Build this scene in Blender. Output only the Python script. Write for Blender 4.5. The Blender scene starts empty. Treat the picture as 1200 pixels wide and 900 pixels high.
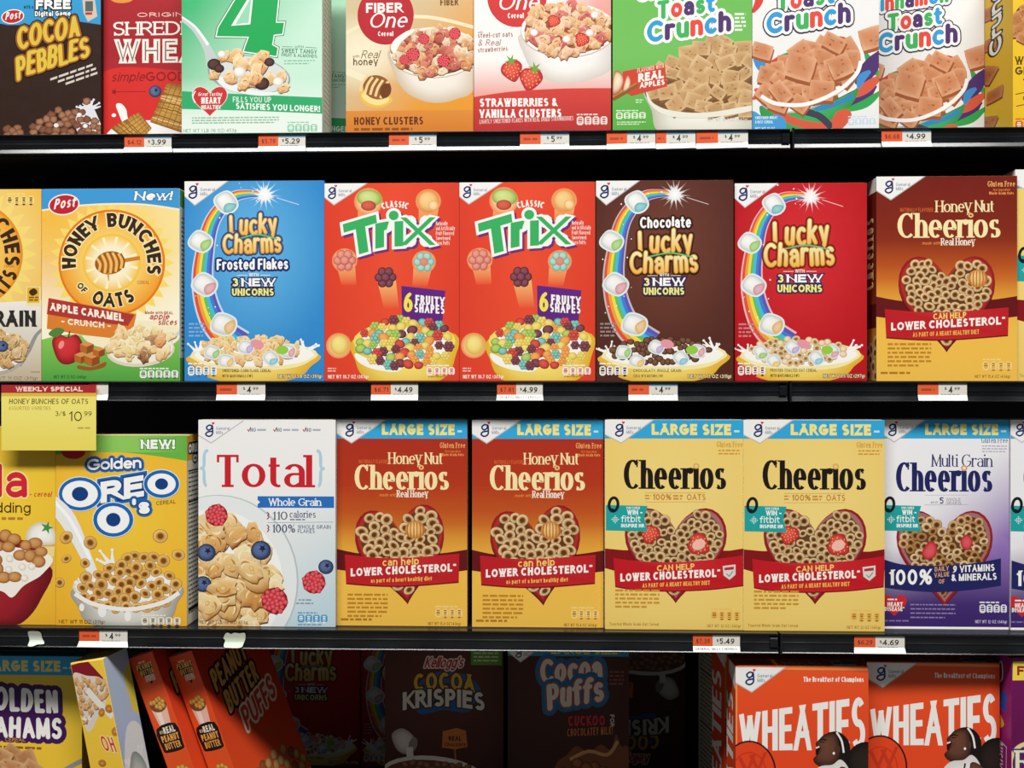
import bpy, bmesh, math, random
import numpy as np
from math import sin, cos, pi, radians, hypot, atan2, sqrt
from mathutils import Matrix, Vector
from mathutils.geometry import tessellate_polygon

S = bpy.context.scene
COL = S.collection

# ------------------------------------------------------------------ camera
DIST = 1.35                       # camera to the plane of the box fronts
VIEW_W = 1.45                     # metres of shelf seen across the frame
FPX = 1200 * DIST / VIEW_W        # focal length in pixels of a 1200 px wide frame
YAW = radians(1.7)
CAM = Vector((DIST * math.tan(YAW), -DIST, 0.0))
cam_data = bpy.data.cameras.new('camera')
cam_data.sensor_width = 36
cam_data.lens = 36 * FPX / 1200
cam_data.clip_start = 0.02
cam = bpy.data.objects.new('camera', cam_data)
COL.objects.link(cam)
cam.location = CAM
cam.rotation_euler = (pi / 2, 0, YAW)
S.camera = cam

# ------------------------------------------------------------------ light
S.view_settings.view_transform = 'Standard'
S.view_settings.look = 'None'
S.view_settings.gamma = 1
S.view_settings.use_curve_mapping = False
S.view_settings.exposure = 0.0
world = bpy.data.worlds.new('store_ambience')
S.world = world
world.use_nodes = True
bgn = world.node_tree.nodes['Background']
bgn.inputs[0].default_value = (0.80, 0.92, 1.0, 1)
bgn.inputs[1].default_value = 0.10


def ceiling_strip(x, y, z, lx, ly, watts, aim):
    d = bpy.data.lights.new('ceiling_strip_light', 'AREA')
    d.shape = 'RECTANGLE'
    d.size, d.size_y = lx, ly
    d.energy = watts
    d.color = (1.0, 0.985, 0.95)
    o = bpy.data.objects.new('ceiling_strip_light', d)
    COL.objects.link(o)
    o.location = (x, y, z)
    o.rotation_euler = (Vector(aim) - Vector((x, y, z))).to_track_quat('-Z', 'Y').to_euler()


# fluorescent strips over the aisle, running along the shelves
ceiling_strip(-0.2, -2.6, 3.9, 5.6, 0.7, 480, (0, 0, -0.1))


def ray(px, py, Y=0.0):
    """the point of the plane y = Y that the photograph shows at a pixel"""
    ax = Vector((-sin(YAW), cos(YAW), 0))
    rt = Vector((cos(YAW), sin(YAW), 0))
    d = ax * FPX + rt * (px - 600) + Vector((0, 0, 1)) * (450 - py)
    return CAM + d * ((Y - CAM.y) / d.y)


# ------------------------------------------------------------------ colour
_lc = {}


def s2l(v):
    return v / 12.92 if v <= 0.04045 else ((v + 0.055) / 1.055) ** 2.4


def L(c):
    if not isinstance(c, str):
        return c
    if c not in _lc:
        h = c.lstrip('#')
        if len(h) == 3:
            h = ''.join(q * 2 for q in h)
        _lc[c] = tuple(s2l(int(h[i:i + 2], 16) / 255) for i in (0, 2, 4))
    return _lc[c]


def mix(a, b, t):
    a, b = L(a), L(b)
    t = max(0.0, min(1.0, t))
    return tuple(a[i] + (b[i] - a[i]) * t for i in range(3))


def ramp(stops, t):
    if t <= stops[0][0]:
        return L(stops[0][1])
    for (t0, c0), (t1, c1) in zip(stops, stops[1:]):
        if t <= t1:
            return mix(c0, c1, (t - t0) / (t1 - t0 + 1e-9))
    return L(stops[-1][1])


def vg(y0, c0, y1, c1):
    return lambda x, y: mix(c0, c1, (y - y0) / (y1 - y0))


# ------------------------------------------------------------------ materials
def node_mat(name, build):
    m = bpy.data.materials.new(name)
    m.use_nodes = True
    nt = m.node_tree
    build(nt, nt.nodes['Principled BSDF'])
    return m


def printed(rough, spec, bump):
    def b(nt, p):
        a = nt.nodes.new('ShaderNodeAttribute')
        a.attribute_name = 'ink'
        n = nt.nodes.new('ShaderNodeTexNoise')
        n.inputs['Scale'].default_value = 60
        n.inputs['Detail'].default_value = 4
        tc = nt.nodes.new('ShaderNodeTexCoord')
        nt.links.new(tc.outputs['Object'], n.inputs['Vector'])
        mr = nt.nodes.new('ShaderNodeMapRange')
        mr.inputs['To Min'].default_value = rough - 0.06
        mr.inputs['To Max'].default_value = rough + 0.08
        nt.links.new(n.outputs['Fac'], mr.inputs['Value'])
        nt.links.new(mr.outputs['Result'], p.inputs['Roughness'])
        nt.links.new(a.outputs['Color'], p.inputs['Base Color'])
        p.inputs['Specular IOR Level'].default_value = spec
        bp = nt.nodes.new('ShaderNodeBump')
        bp.inputs['Strength'].default_value = bump
        bp.inputs['Distance'].default_value = 0.002
        n2 = nt.nodes.new('ShaderNodeTexNoise')
        n2.inputs['Scale'].default_value = 9
        nt.links.new(tc.outputs['Object'], n2.inputs['Vector'])
        nt.links.new(n2.outputs['Fac'], bp.inputs['Height'])
        nt.links.new(bp.outputs['Normal'], p.inputs['Normal'])
    return b


CARD = node_mat('printed_carton_board', printed(0.42, 0.20, 0.10))
PAPER = node_mat('printed_label_paper', printed(0.55, 0.25, 0.05))


def black_plastic(rough, base, sc):
    def b(nt, p):
        n = nt.nodes.new('ShaderNodeTexNoise')
        n.inputs['Scale'].default_value = sc
        n.inputs['Detail'].default_value = 6
        tc = nt.nodes.new('ShaderNodeTexCoord')
        nt.links.new(tc.outputs['Object'], n.inputs['Vector'])
        cr = nt.nodes.new('ShaderNodeValToRGB')
        cr.color_ramp.elements[0].position = 0.35
        cr.color_ramp.elements[1].position = 0.8
        cr.color_ramp.elements[0].color = (*L(base), 1)
        cr.color_ramp.elements[1].color = (*mix(base, '#202428', 0.4), 1)
        nt.links.new(n.outputs['Fac'], cr.inputs['Fac'])
        nt.links.new(cr.outputs['Color'], p.inputs['Base Color'])
        mr = nt.nodes.new('ShaderNodeMapRange')
        mr.inputs['To Min'].default_value = rough - 0.05
        mr.inputs['To Max'].default_value = rough + 0.12
        nt.links.new(n.outputs['Fac'], mr.inputs['Value'])
        nt.links.new(mr.outputs['Result'], p.inputs['Roughness'])
    return b


RAILMAT = node_mat('black_rail_plastic', black_plastic(0.17, '#07080b', 14))
SHELFMAT = node_mat('black_shelf_steel', black_plastic(0.5, '#090b0e', 25))
WALLMAT = node_mat('black_gondola_panel', black_plastic(0.6, '#07090c', 12))
FLOORMAT = node_mat('grey_store_floor', black_plastic(0.35, '#77756f', 3))


# ------------------------------------------------------------------ objects
def link(name, me, parent=None):
    o = bpy.data.objects.new(name, me)
    COL.objects.link(o)
    if parent:
        o.parent = parent
    return o


def tag(o, label, cat, group=None):
    o['label'] = label
    o['category'] = cat
    if group:
        o['group'] = group
    return o


def empty(name):
    o = link(name, None)
    o.empty_display_size = 0.05
    return o


def dup(root, label=None):
    r = root.copy()
    COL.objects.link(r)
    for ch in list(root.children):
        c = ch.copy()
        COL.objects.link(c)
        c.parent = r
        for g in list(ch.children):
            d = g.copy()
            COL.objects.link(d)
            d.parent = c
    if label:
        r['label'] = label
    return r


# ------------------------------------------------------------------ stroke letters
GL = {
    'A': (.76, "M0 0L.38 1L.76 0;M.14 .32L.62 .32"),
    'B': (.58, "M0 0L0 1;M0 1L.3 1A.3 .76 .25 .24 90 -90L0 .52;M.3 .52A.3 .26 .28 .26 90 -90L0 0"),
    'C': (.76, "A.45 .5 .45 .5 48 312"),
    'D': (.72, "M0 0L0 1;M0 1L.25 1A.25 .5 .47 .5 90 -90L0 0"),
    'E': (.52, "M0 0L0 1;M0 1L.5 1;M0 .52L.44 .52;M0 0L.52 0"),
    'F': (.5, "M0 0L0 1;M0 1L.5 1;M0 .5L.43 .5"),
    'G': (.84, "A.45 .5 .45 .5 48 335L.84 .46L.5 .46"),
    'H': (.66, "M0 0L0 1;M.66 0L.66 1;M0 .52L.66 .52"),
    'I': (0, "M0 0L0 1"),
    'J': (.4, "M.4 1L.4 .28A.2 .28 .2 .28 0 -160"),
    'K': (.62, "M0 0L0 1;M.6 1L0 .42;M.2 .6L.64 0"),
    'L': (.54, "M0 0L0 1;M0 0L.54 0"),
    'M': (.84, "M0 0L.03 1L.42 .12L.81 1L.84 0"),
    'N': (.68, "M0 0L0 1L.68 0L.68 1"),
    'O': (.9, "A.45 .5 .45 .5 90 450"),
    'P': (.56, "M0 0L0 1;M0 1L.3 1A.3 .73 .26 .27 90 -90L0 .46"),
    'Q': (.9, "A.45 .5 .45 .5 90 450;M.55 .25L.9 -.08"),
    'R': (.6, "M0 0L0 1;M0 1L.3 1A.3 .75 .26 .25 90 -90L0 .5;M.28 .5L.62 0"),
    'S': (.58, "A.3 .75 .26 .25 35 270A.3 .25 .29 .25 90 -145"),
    'T': (.66, "M.33 0L.33 1;M0 1L.66 1"),
    'U': (.66, "M0 1L0 .32A.33 .32 .33 .32 180 360L.66 1"),
    'V': (.74, "M0 1L.37 0L.74 1"),
    'W': (1.06, "M0 1L.27 0L.53 .92L.79 0L1.06 1"),
    'X': (.66, "M0 0L.66 1;M0 1L.66 0"),
    'Y': (.68, "M0 1L.34 .47L.68 1;M.34 .47L.34 0"),
    'Z': (.6, "M0 1L.6 1L0 0L.6 0"),
    'a': (.5, "M.03 .55A.25 .46 .25 .24 150 0L.5 0;M.5 .4L.26 .4A.22 .2 .22 .2 90 290L.5 .12"),
    'b': (.56, "M0 0L0 1;A.28 .35 .28 .35 0 360"),
    'c': (.5, "A.3 .35 .3 .35 48 312"),
    'd': (.56, "M.56 0L.56 1;A.28 .35 .28 .35 0 360"),
    'e': (.56, "M.02 .36L.57 .36A.29 .35 .28 .35 5 312"),
    'f': (.34, "M.12 0L.12 .78A.32 .78 .2 .22 180 60;M-.04 .67L.34 .67"),
    'g': (.54, "A.27 .35 .27 .35 0 360;M.54 .7L.54 -.04A.28 -.04 .26 .26 0 -150"),
    'h': (.5, "M0 0L0 1;M0 .4A.25 .42 .25 .28 180 0L.5 0"),
    'i': (0, "M0 0L0 .7;D0 .96"),
    'j': (.1, "M.1 .7L.1 -.1A-.05 -.1 .15 .18 0 -110;D.1 .96"),
    'k': (.5, "M0 0L0 1;M.48 .7L0 .26;M.17 .42L.52 0"),
    'l': (0, "M0 0L0 1"),
    'm': (.86, "M0 0L0 .7;M0 .42A.215 .45 .215 .25 180 0L.43 0;M.43 .42A.645 .45 .215 .25 180 0L.86 0"),
    'n': (.5, "M0 0L0 .7;M0 .4A.25 .42 .25 .28 180 0L.5 0"),
    'o': (.6, "A.3 .35 .3 .35 90 450"),
    'p': (.56, "M0 -.3L0 .7;A.28 .35 .28 .35 0 360"),
    'q': (.56, "M.56 -.3L.56 .7;A.28 .35 .28 .35 0 360"),
    'r': (.34, "M0 0L0 .7;M0 .38A.26 .42 .26 .28 180 65"),
    's': (.44, "A.23 .525 .2 .175 35 270A.23 .175 .21 .175 90 -145"),
    't': (.34, "M.12 .95L.12 .2A.3 .2 .18 .2 180 290;M-.04 .68L.34 .68"),
    'u': (.5, "M0 .7L0 .27A.25 .27 .25 .27 180 360;M.5 .7L.5 0"),
    'v': (.54, "M0 .7L.27 0L.54 .7"),
    'w': (.84, "M0 .7L.21 0L.42 .65L.63 0L.84 .7"),
    'x': (.5, "M0 0L.5 .7;M0 .7L.5 0"),
    'y': (.54, "M0 .7L.27 0;M.54 .7L.16 -.3"),
    'z': (.46, "M0 .7L.46 .7L0 0L.46 0"),
    '0': (.6, "A.3 .5 .3 .5 90 450"),
    '1': (.22, "M0 .78L.22 1L.22 0"),
    '2': (.56, "M.02 .78A.28 .72 .26 .28 165 -35L0 0L.56 0"),
    '3': (.54, "A.25 .76 .24 .24 150 -90;A.25 .27 .28 .27 90 -150"),
    '4': (.64, "M.46 0L.46 1L0 .3L.64 .3"),
    '5': (.54, "M.5 1L.08 1L.05 .55;A.25 .32 .28 .32 130 -150"),
    '6': (.58, "A.29 .3 .29 .3 0 360;M.46 1A.62 .3 .62 .72 125 180"),
    '7': (.54, "M0 1L.54 1L.18 0"),
    '8': (.58, "A.29 .76 .24 .24 90 450;A.29 .26 .29 .27 90 450"),
    '9': (.58, "A.29 .7 .29 .3 0 360;M.12 0A-.04 .7 .62 .72 -55 0"),
    '!': (0, "M0 .3L0 1;D0 .03"),
    '.': (0, "D0 .04"),
    '-': (.3, "M0 .4L.3 .4"),
    "'": (0, "M0 .75L0 1"),
    '/': (.36, "M0 0L.36 1"),
    '&': (.66, "M.66 0L.1 .68A.26 .8 .18 .2 205 -30L.08 .34A.24 .2 .22 .2 140 290L.64 .4"),
    '%': (.86, "A.18 .76 .18 .24 0 360;A.68 .24 .18 .24 0 360;M.12 0L.74 1"),
    '$': (.52, "A.26 .7 .24 .2 35 270A.26 .28 .26 .22 90 -145;M.26 -.1L.26 1.1"),
    '*': (.2, "M0 .9L.2 .9"),
    '{': (.3, "M.3 1.1A.3 .85 .14 .25 90 180L.16 .65A.02 .65 .14 .15 0 -90;M.02 .5A.02 .35 .14 .15 90 0L.16 .15A.3 .15 .14 .25 180 270"),
    '}': (.3, "M0 1.1A0 .85 .14 .25 90 0L.14 .65A.28 .65 .14 .15 180 270;M.28 .5A.28 .35 .14 .15 90 180L.14 .15A0 .15 .14 .25 0 -90"),
    '(': (.16, "A.3 .45 .28 .62 130 230"),
    ')': (.16, "A-.14 .45 .28 .62 50 -50"),
    ',': (0.05, "M.05 .05L0 -.15"),
}
_gp = {}


def glyph(ch, step):
    """width and strokes of a letter: each stroke (points, straight start, straight end) or a dot"""
    k = (ch, step)
    if k in _gp:
        return _gp[k]
    import re
    w, src = GL[ch]
    strokes = []
    for part in src.split(';'):
        pts, kinds = [], []
        for cmd, args in re.findall(r'([MLAD])([^MLAD]*)', part):
            v = [float(q) for q in args.split()]
            if cmd in 'ML':
                pts.append((v[0], v[1])); kinds.append(0)
            elif cmd == 'D':
                strokes.append(('dot', v[0], v[1]))
            else:
                cx, cy, rx, ry, a0, a1 = v
                n = max(2, int(abs(a1 - a0) / step + 0.5))
                for i in range(n + 1):
                    a = radians(a0 + (a1 - a0) * i / n)
                    q = (cx + rx * cos(a), cy + ry * sin(a))
                    if pts and hypot(q[0] - pts[-1][0], q[1] - pts[-1][1]) < 1e-4:
                        continue
                    pts.append(q); kinds.append(1)
        if len(pts) > 1:
            strokes.append((pts, kinds))
    cut = []
    for st in strokes:
        if st[0] == 'dot':
            cut.append(st)
            continue
        pts, kinds = st
        cur_p, cur_k, j0 = [pts[0]], [kinds[0]], False
        for i in range(1, len(pts)):
            cur_p.append(pts[i]); cur_k.append(kinds[i])
            if i < len(pts) - 1 and kinds[i] == 0 and kinds[i + 1] == 0:
                a = (pts[i][0] - pts[i - 1][0], pts[i][1] - pts[i - 1][1]); b = (pts[i + 1][0] - pts[i][0], pts[i + 1][1] - pts[i][1])
                if (a[0] * b[0] + a[1] * b[1]) / (hypot(*a) * hypot(*b)) < .3:
                    cut.append((cur_p, cur_k, j0, True))
                    cur_p, cur_k, j0 = [pts[i]], [0], True
        cut.append((cur_p, cur_k, j0, False))
    _gp[k] = (w, cut)
    return _gp[k]


def ribbon_mesh(pts, wid, closed=False):
    """left and right rims of a thick line; wid(tx, ty, i) is the half width"""
    n = len(pts)
    out = []
    for i in range(n):
        if closed:
            a, b, c = pts[i - 1], pts[i], pts[(i + 1) % n]
        else:
            a, b, c = pts[max(i - 1, 0)], pts[i], pts[min(i + 1, n - 1)]
        d0 = (b[0] - a[0], b[1] - a[1]); d1 = (c[0] - b[0], c[1] - b[1])
        l0, l1 = hypot(*d0), hypot(*d1)
        if l0 < 1e-9: d0, l0 = d1, l1
        if l1 < 1e-9: d1, l1 = d0, l0
        u0 = (d0[0] / l0, d0[1] / l0); u1 = (d1[0] / l1, d1[1] / l1)
        t = (u0[0] + u1[0], u0[1] + u1[1])
        lt = hypot(*t)
        if lt < 0.35:
            t, lt = u1, 1.0
        t = (t[0] / lt, t[1] / lt)
        w0 = wid(u0[0], u0[1], i); w1 = wid(u1[0], u1[1], i)
        w = (w0 + w1) / 2
        cs = max(0.45, t[0] * u1[0] + t[1] * u1[1])
        w /= cs
        nx, ny = -t[1], t[0]
        out.append(((b[0] + nx * w, b[1] + ny * w), (b[0] - nx * w, b[1] - ny * w)))
    return out


def disc_pts(cx, cy, rx, ry=None, n=12, rot=0.0):
    ry = rx if ry is None else ry
    c, s = cos(rot), sin(rot)
    return [(cx + rx * cos(2 * pi * i / n) * c - ry * sin(2 * pi * i / n) * s,
             cy + rx * cos(2 * pi * i / n) * s + ry * sin(2 * pi * i / n) * c) for i in range(n)]


def text_width(s, h, sx, v, sp):
    t = 0
    for ch in s:
        t += (.3 * h * sx if ch == ' ' else GL[ch][0] * sx * h + v) + sp * h
    return t - sp * h


def letter_shapes(s, h, sx, v, hh, sp, serif=False, rnd=False, grow=0.0, slab=False, step=18, dots=True):
    """convex pieces (polygons) of a line of lettering, baseline y=0, y up, start x=0; also the x range of each letter"""
    polys, spans = [], []
    x = 0.0
    for ch in s:
        if ch == ' ':
            x += .3 * h * sx + sp * h
            continue
        w, strokes = glyph(ch, step)
        k0 = len(polys)

        def P(q):
            return (x + v / 2 + q[0] * sx * h, hh / 2 + q[1] * (h - hh))
        for st in strokes:
            if st[0] == 'dot':
                if dots:
                    c = P((st[1], st[2]))
                    polys.append(disc_pts(c[0], c[1], v * .62 + grow, max(hh, v) * .62 + grow, 12))
                continue
            pts, kinds, joint0, joint1 = st
            q = [P(p) for p in pts]
            closed = len(q) > 5 and hypot(q[0][0] - q[-1][0], q[0][1] - q[-1][1]) < 1e-3
            if closed:
                q = q[:-1]

            def wid(tx, ty, i):
                b = hh * tx * tx + v * ty * ty
                if serif and tx * ty > 0.05 and abs(tx) < .95 and kinds[min(i, len(kinds) - 1)] == 0 and not slab:
                    b *= .55
                elif not serif and .08 < abs(tx) < .8:
                    b *= .88
                return b / 2 + grow
            if not closed:
                for end in (0, -1):
                    a, b = (q[0], q[1]) if end == 0 else (q[-1], q[-2])
                    d = (a[0] - b[0], a[1] - b[1]); l = hypot(*d) or 1
                    u = (d[0] / l, d[1] / l)
                    straight = kinds[0 if end == 0 else -1] == 0
                    raw = pts[0 if end == 0 else -1]
                    ext = (grow if not rnd else 0)
                    joint = joint0 if end == 0 else joint1
                    edge = joint or abs(raw[1]) < .01 or abs(raw[1] - 1) < .01 or abs(raw[1] - .7) < .01
                    if straight and (abs(u[0]) > .9 or edge):
                        ext += (hh if abs(u[1]) > .5 else v) / 2 * (1 if not (rnd or serif and abs(u[0]) > .9) else 0)
                        if .3 < abs(u[1]) < .985 and edge and not rnd:
                            ext += v * .6            # trimmed level with the line they stand on below
                    nq = (a[0] + u[0] * ext, a[1] + u[1] * ext)
                    if end == 0: q[0] = nq
                    else: q[-1] = nq
                    if rnd or (grow > 0 and not serif):
                        r1 = wid(u[0], u[1], 0)
                        polys.append(disc_pts(a[0], a[1], r1, r1, 10))
                    if serif and straight and edge and not joint and abs(u[1]) > .6:
                        sl = (v * .5 + .075 * h) if not slab else (v * .5 + .09 * h)
                        th = max(hh * .9, .05 * h) if not slab else hh
                        top = u[1] > 0
                        left, right = sl, sl
                        if top and ch in 'bhklimnrupj' and raw[1] > .6:
                            right = v / 2
                        if ch == 'u' and raw[1] < .1:
                            left = 0
                        yy = nq[1] if top else nq[1]
                        y0 = yy - th if top else yy
                        cx = nq[0]
                        polys.append([(cx - left - grow, y0 - grow), (cx + right + grow, y0 - grow),
                                      (cx + right + grow, y0 + th + grow), (cx - left - grow, y0 + th + grow)])
                    if serif and straight and not joint and abs(u[0]) > .9 and ch in 'EFLTZz':
                        sg = -1 if raw[1] > .6 else (1 if raw[1] < .2 else 0)
                        tl = .2 * h
                        y0, y1 = (a[1] - tl, a[1] + hh / 2) if sg < 0 else ((a[1] - hh / 2, a[1] + tl) if sg > 0 else (a[1] - .1 * h, a[1] + .1 * h))
                        tw = max(hh, .06 * h)
                        xa, xb = (a[0] - tw / 2, a[0] + tw / 2)
                        polys.append([(xa - grow, y0 - grow), (xb + grow, y0 - grow), (xb + grow, y1 + grow), (xa - grow, y1 + grow)])
                if serif and ch in 'acfr' and kinds[0 if ch in 'ac' else -1] == 1 and len(q) > 4 and (ch != 'a' or pts[0][1] > .45):
                    e = q[0] if ch in 'ac' else q[-1]
                    polys.append(disc_pts(e[0], e[1] - v * .2, v * .62 + grow, v * .62 + grow, 12))
                if serif and ch in 'CGSs' and kinds[0] == 1:
                    e = q[0]
                    tw = max(hh, .05 * h); tl = .17 * h * (1 if ch != 's' else .6)
                    polys.append([(e[0] - tw / 2 - grow, e[1] - tl * .6 - grow), (e[0] + tw / 2 + grow, e[1] - tl * .6 - grow),
                                  (e[0] + tw / 2 + grow, e[1] + tl + grow), (e[0] - tw / 2 - grow, e[1] + tl + grow)])
                    if ch in 'Ss':
                        e = q[-1]
                        polys.append([(e[0] - tw / 2 - grow, e[1] - tl - grow), (e[0] + tw / 2 + grow, e[1] - tl - grow),
                                      (e[0] + tw / 2 + grow, e[1] + tl * .6 + grow), (e[0] - tw / 2 - grow, e[1] + tl * .6 + grow)])
            rims = ribbon_mesh(q, wid, closed)
            m = len(rims)
            for i in range(m if closed else m - 1):
                a, b = rims[i], rims[(i + 1) % m]
                polys.append([a[0], a[1], b[1], b[0]])
            if rnd or grow > 0:
                for i in range(1, len(q) - 1):
                    if kinds[i] == 0 or kinds[min(i + 1, len(kinds) - 1)] == 0:
                        r1 = wid(0.7, 0.7, i)
                        polys.append(disc_pts(q[i][0], q[i][1], r1, r1, 10))
        if not rnd and ch not in 'gjpqyQ,${}':
            hi = (h if ch not in 'vwxz' else hh + .7 * (h - hh)) + grow
            for i in range(k0, len(polys)):
                polys[i] = [(q[0], max(-grow - .01 * h, min(hi + .01 * h, q[1]))) for q in polys[i]]
        spans.append((k0, len(polys), ch))
        x += w * sx * h + v + sp * h
    return polys, spans


# ------------------------------------------------------------------ printed artwork on a flat panel
def catmull(pts, n=6, closed=True):
    out = []
    m = len(pts)
    for i in range(m if closed else m - 1):
        if closed:
            p0, p1, p2, p3 = pts[i - 1], pts[i], pts[(i + 1) % m], pts[(i + 2) % m]
        else:
            p0, p1, p2, p3 = pts[max(i - 1, 0)], pts[i], pts[i + 1], pts[min(i + 2, m - 1)]
        for k in range(n):
            t = k / n
            out.append(tuple(0.5 * (2 * p1[j] + (p2[j] - p0[j]) * t + (2 * p0[j] - 5 * p1[j] + 4 * p2[j] - p3[j]) * t * t
                                    + (3 * p1[j] - p0[j] - 3 * p2[j] + p3[j]) * t ** 3) for j in (0, 1)))
    if not closed:
        out.append(pts[-1])
    return out


def heart_pts(cx, cy, w, h, n=36, rot=0.0):
    out = []
    for i in range(n):
        t = 2 * pi * i / n
        x = 16 * abs(sin(t)) ** 2.3 * (1 if sin(t) >= 0 else -1) / 34
        y = -(13 * cos(t) - 5 * cos(2 * t) - 2 * cos(3 * t) - cos(4 * t) + 2.5) / 29
        x, y = x * w, y * h
        out.append((cx + x * cos(rot) - y * sin(rot), cy + x * sin(rot) + y * cos(rot)))
    return out


def inside(pts):
    def f(x, y):
        r = False
        j = len(pts) - 1
        for i in range(len(pts)):
            if (pts[i][1] > y) != (pts[j][1] > y) and x < (pts[j][0] - pts[i][0]) * (y - pts[i][1]) / (pts[j][1] - pts[i][1]) + pts[i][0]:
                r = not r
            j = i
        return r
    return f


def oval(cx, cy, rx, ry):
    return lambda x, y: ((x - cx) / rx) ** 2 + ((y - cy) / ry) ** 2 < 1


EPS = 2e-6      # metres between one ink layer and the next


class Art:
    """ink on one flat panel; design units are pixels of the photograph, x right, y down, inside x0..x1, y0..y1"""

    def __init__(self, x0, y0, x1, y1, seed=1):
        self.r = (x0, y0, x1, y1)
        self.parts = {}
        self.layer = 0
        self.N = 220
        self.hm = np.zeros((int(220 * (y1 - y0) / (x1 - x0)) + 2, 220), int)
        self.cur = None
        self.rng = random.Random(seed)
        self.p('front_panel')

    def p(self, name):
        self.cur = self.parts.setdefault(name, ([], [], []))
        return self

    def up(self):
        pass

    def level(self, pts):
        """ink goes down just above whatever has been printed under it"""
        x0, y0, x1, y1 = self.r
        n = self.N
        k = n / (x1 - x0)
        a = max(0, int((min(p[0] for p in pts) - x0) * k)); b = min(n, int((max(p[0] for p in pts) - x0) * k) + 1)
        c = max(0, int((min(p[1] for p in pts) - y0) * k)); d = min(self.hm.shape[0], int((max(p[1] for p in pts) - y0) * k) + 1)
        if b <= a or d <= c:
            return 1
        l = int(self.hm[c:d, a:b].max()) + 1
        self.hm[c:d, a:b] = l
        return l

    def tri(self, pts, cols, faces, climb=0):
        V, C, F = self.cur
        x0, y0, x1, y1 = self.r
        self.layer = self.level(pts)
        if climb and all(x0 <= p[0] <= x1 and y0 <= p[1] <= y1 for p in pts):
            b, n = len(V), len(pts)
            V.extend((p[0], p[1], self.layer + climb * i / n) for i, p in enumerate(pts))
            C.extend(cols)
            F.extend(tuple(b + i for i in f) for f in faces)
            return
        if all(x0 <= p[0] <= x1 and y0 <= p[1] <= y1 for p in pts):
            b = len(V)
            V.extend((p[0], p[1], self.layer) for p in pts)
            C.extend(cols)
            F.extend(tuple(b + i for i in f) for f in faces)
            return
        for f in faces:
            poly = [(*pts[i], *cols[i]) for i in f]
            for ax, lim, sg in ((0, x0, 1), (0, x1, -1), (1, y0, 1), (1, y1, -1)):
                out = []
                for i in range(len(poly)):
                    a, b = poly[i - 1], poly[i]
                    da, db = (a[ax] - lim) * sg, (b[ax] - lim) * sg
                    if (da < 0) != (db < 0):
                        t = da / (da - db)
                        out.append(tuple(a[k] + (b[k] - a[k]) * t for k in range(5)))
                    if db >= 0:
                        out.append(b)
                poly = out
                if not poly:
                    break
            if len(poly) >= 3:
                b = len(V)
                V.extend((q[0], q[1], self.layer) for q in poly)
                C.extend(tuple(q[2:5]) for q in poly)
                F.append(tuple(range(b, b + len(poly))))

    def _col(self, col, pts):
        if callable(col):
            return [L(col(*p)) for p in pts]
        return [L(col)] * len(pts)

    def poly(self, pts, col, up=True):
        if up: self.up()
        tr = tessellate_polygon([[Vector((p[0], p[1], 0)) for p in pts]])
        self.tri(list(pts), self._col(col, pts), tr)

    def smooth(self, pts, col, n=5, up=True):
        self.poly(catmull(pts, n), col, up)

    def rect(self, x0, y0, x1, y1, col, up=True):
        if up: self.up()
        pts = [(x0, y0), (x1, y0), (x1, y1), (x0, y1)]
        self.tri(pts, self._col(col, pts), [(0, 1, 2, 3)])

    def grid(self, fn, nx=8, ny=14, rect=None):
        self.up()
        x0, y0, x1, y1 = rect or self.r
        pts = [(x0 + (x1 - x0) * i / nx, y0 + (y1 - y0) * j / ny) for j in range(ny + 1) for i in range(nx + 1)]
        f = [(j * (nx + 1) + i, j * (nx + 1) + i + 1, (j + 1) * (nx + 1) + i + 1, (j + 1) * (nx + 1) + i) for j in range(ny) for i in range(nx)]
        self.tri(pts, [L(fn(*p)) for p in pts], f)

    def vgrad(self, stops, rect=None):
        x0, y0, x1, y1 = rect or self.r
        self.grid(lambda x, y: ramp(stops, y), 1, 16, rect)

    def fan(self, pts, rim, ctr, ox=0.0, oy=0.0, up=True):
        """a shape shaded from its middle to its rim"""
        if up: self.up()
        cx = sum(p[0] for p in pts) / len(pts) + ox
        cy = sum(p[1] for p in pts) / len(pts) + oy
        n = len(pts)
        rc = self._col(rim, pts)
        mid = [(cx + (p[0] - cx) * .6, cy + (p[1] - cy) * .6) for p in pts]
        mc = [mix(r, ctr, .7) for r in rc]
        self.tri([(cx, cy)] + mid + list(pts), [L(ctr)] + mc + rc,
                 [(0, 1 + i, 1 + (i + 1) % n) for i in range(n)] + [(1 + i, 1 + n + i, 1 + n + (i + 1) % n, 1 + (i + 1) % n) for i in range(n)])

    def ell(self, cx, cy, rx, ry, col, rot=0.0, n=24, up=True):
        if up: self.up()
        pts = disc_pts(cx, cy, rx, ry, n, rot)
        self.tri(pts, self._col(col, pts), [tuple(range(n))])

    def ball(self, cx, cy, rx, ry, rim, ctr, rot=0.0, n=16, ox=None, oy=None):
        self.fan(disc_pts(cx, cy, rx, ry, n, rot), rim, ctr, -rx * .25 if ox is None else ox, -ry * .3 if oy is None else oy)

    def line(self, pts, w, col, up=True, smooth=0, closed=False):
        if up: self.up()
        if smooth:
            pts = catmull(pts, smooth, closed)
        ws = w if callable(w) else (lambda t: w)
        n = len(pts)
        rims = ribbon_mesh(pts, lambda tx, ty, i: ws(i / max(1, n - 1)) / 2, closed)
        V = [q for r in rims for q in r]
        m = len(rims)
        self.tri(V, self._col(col, V), [(2 * i, 2 * i + 1, (2 * i + 3) % (2 * m), (2 * i + 2) % (2 * m)) for i in range(m if closed else m - 1)], climb=.9)

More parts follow.
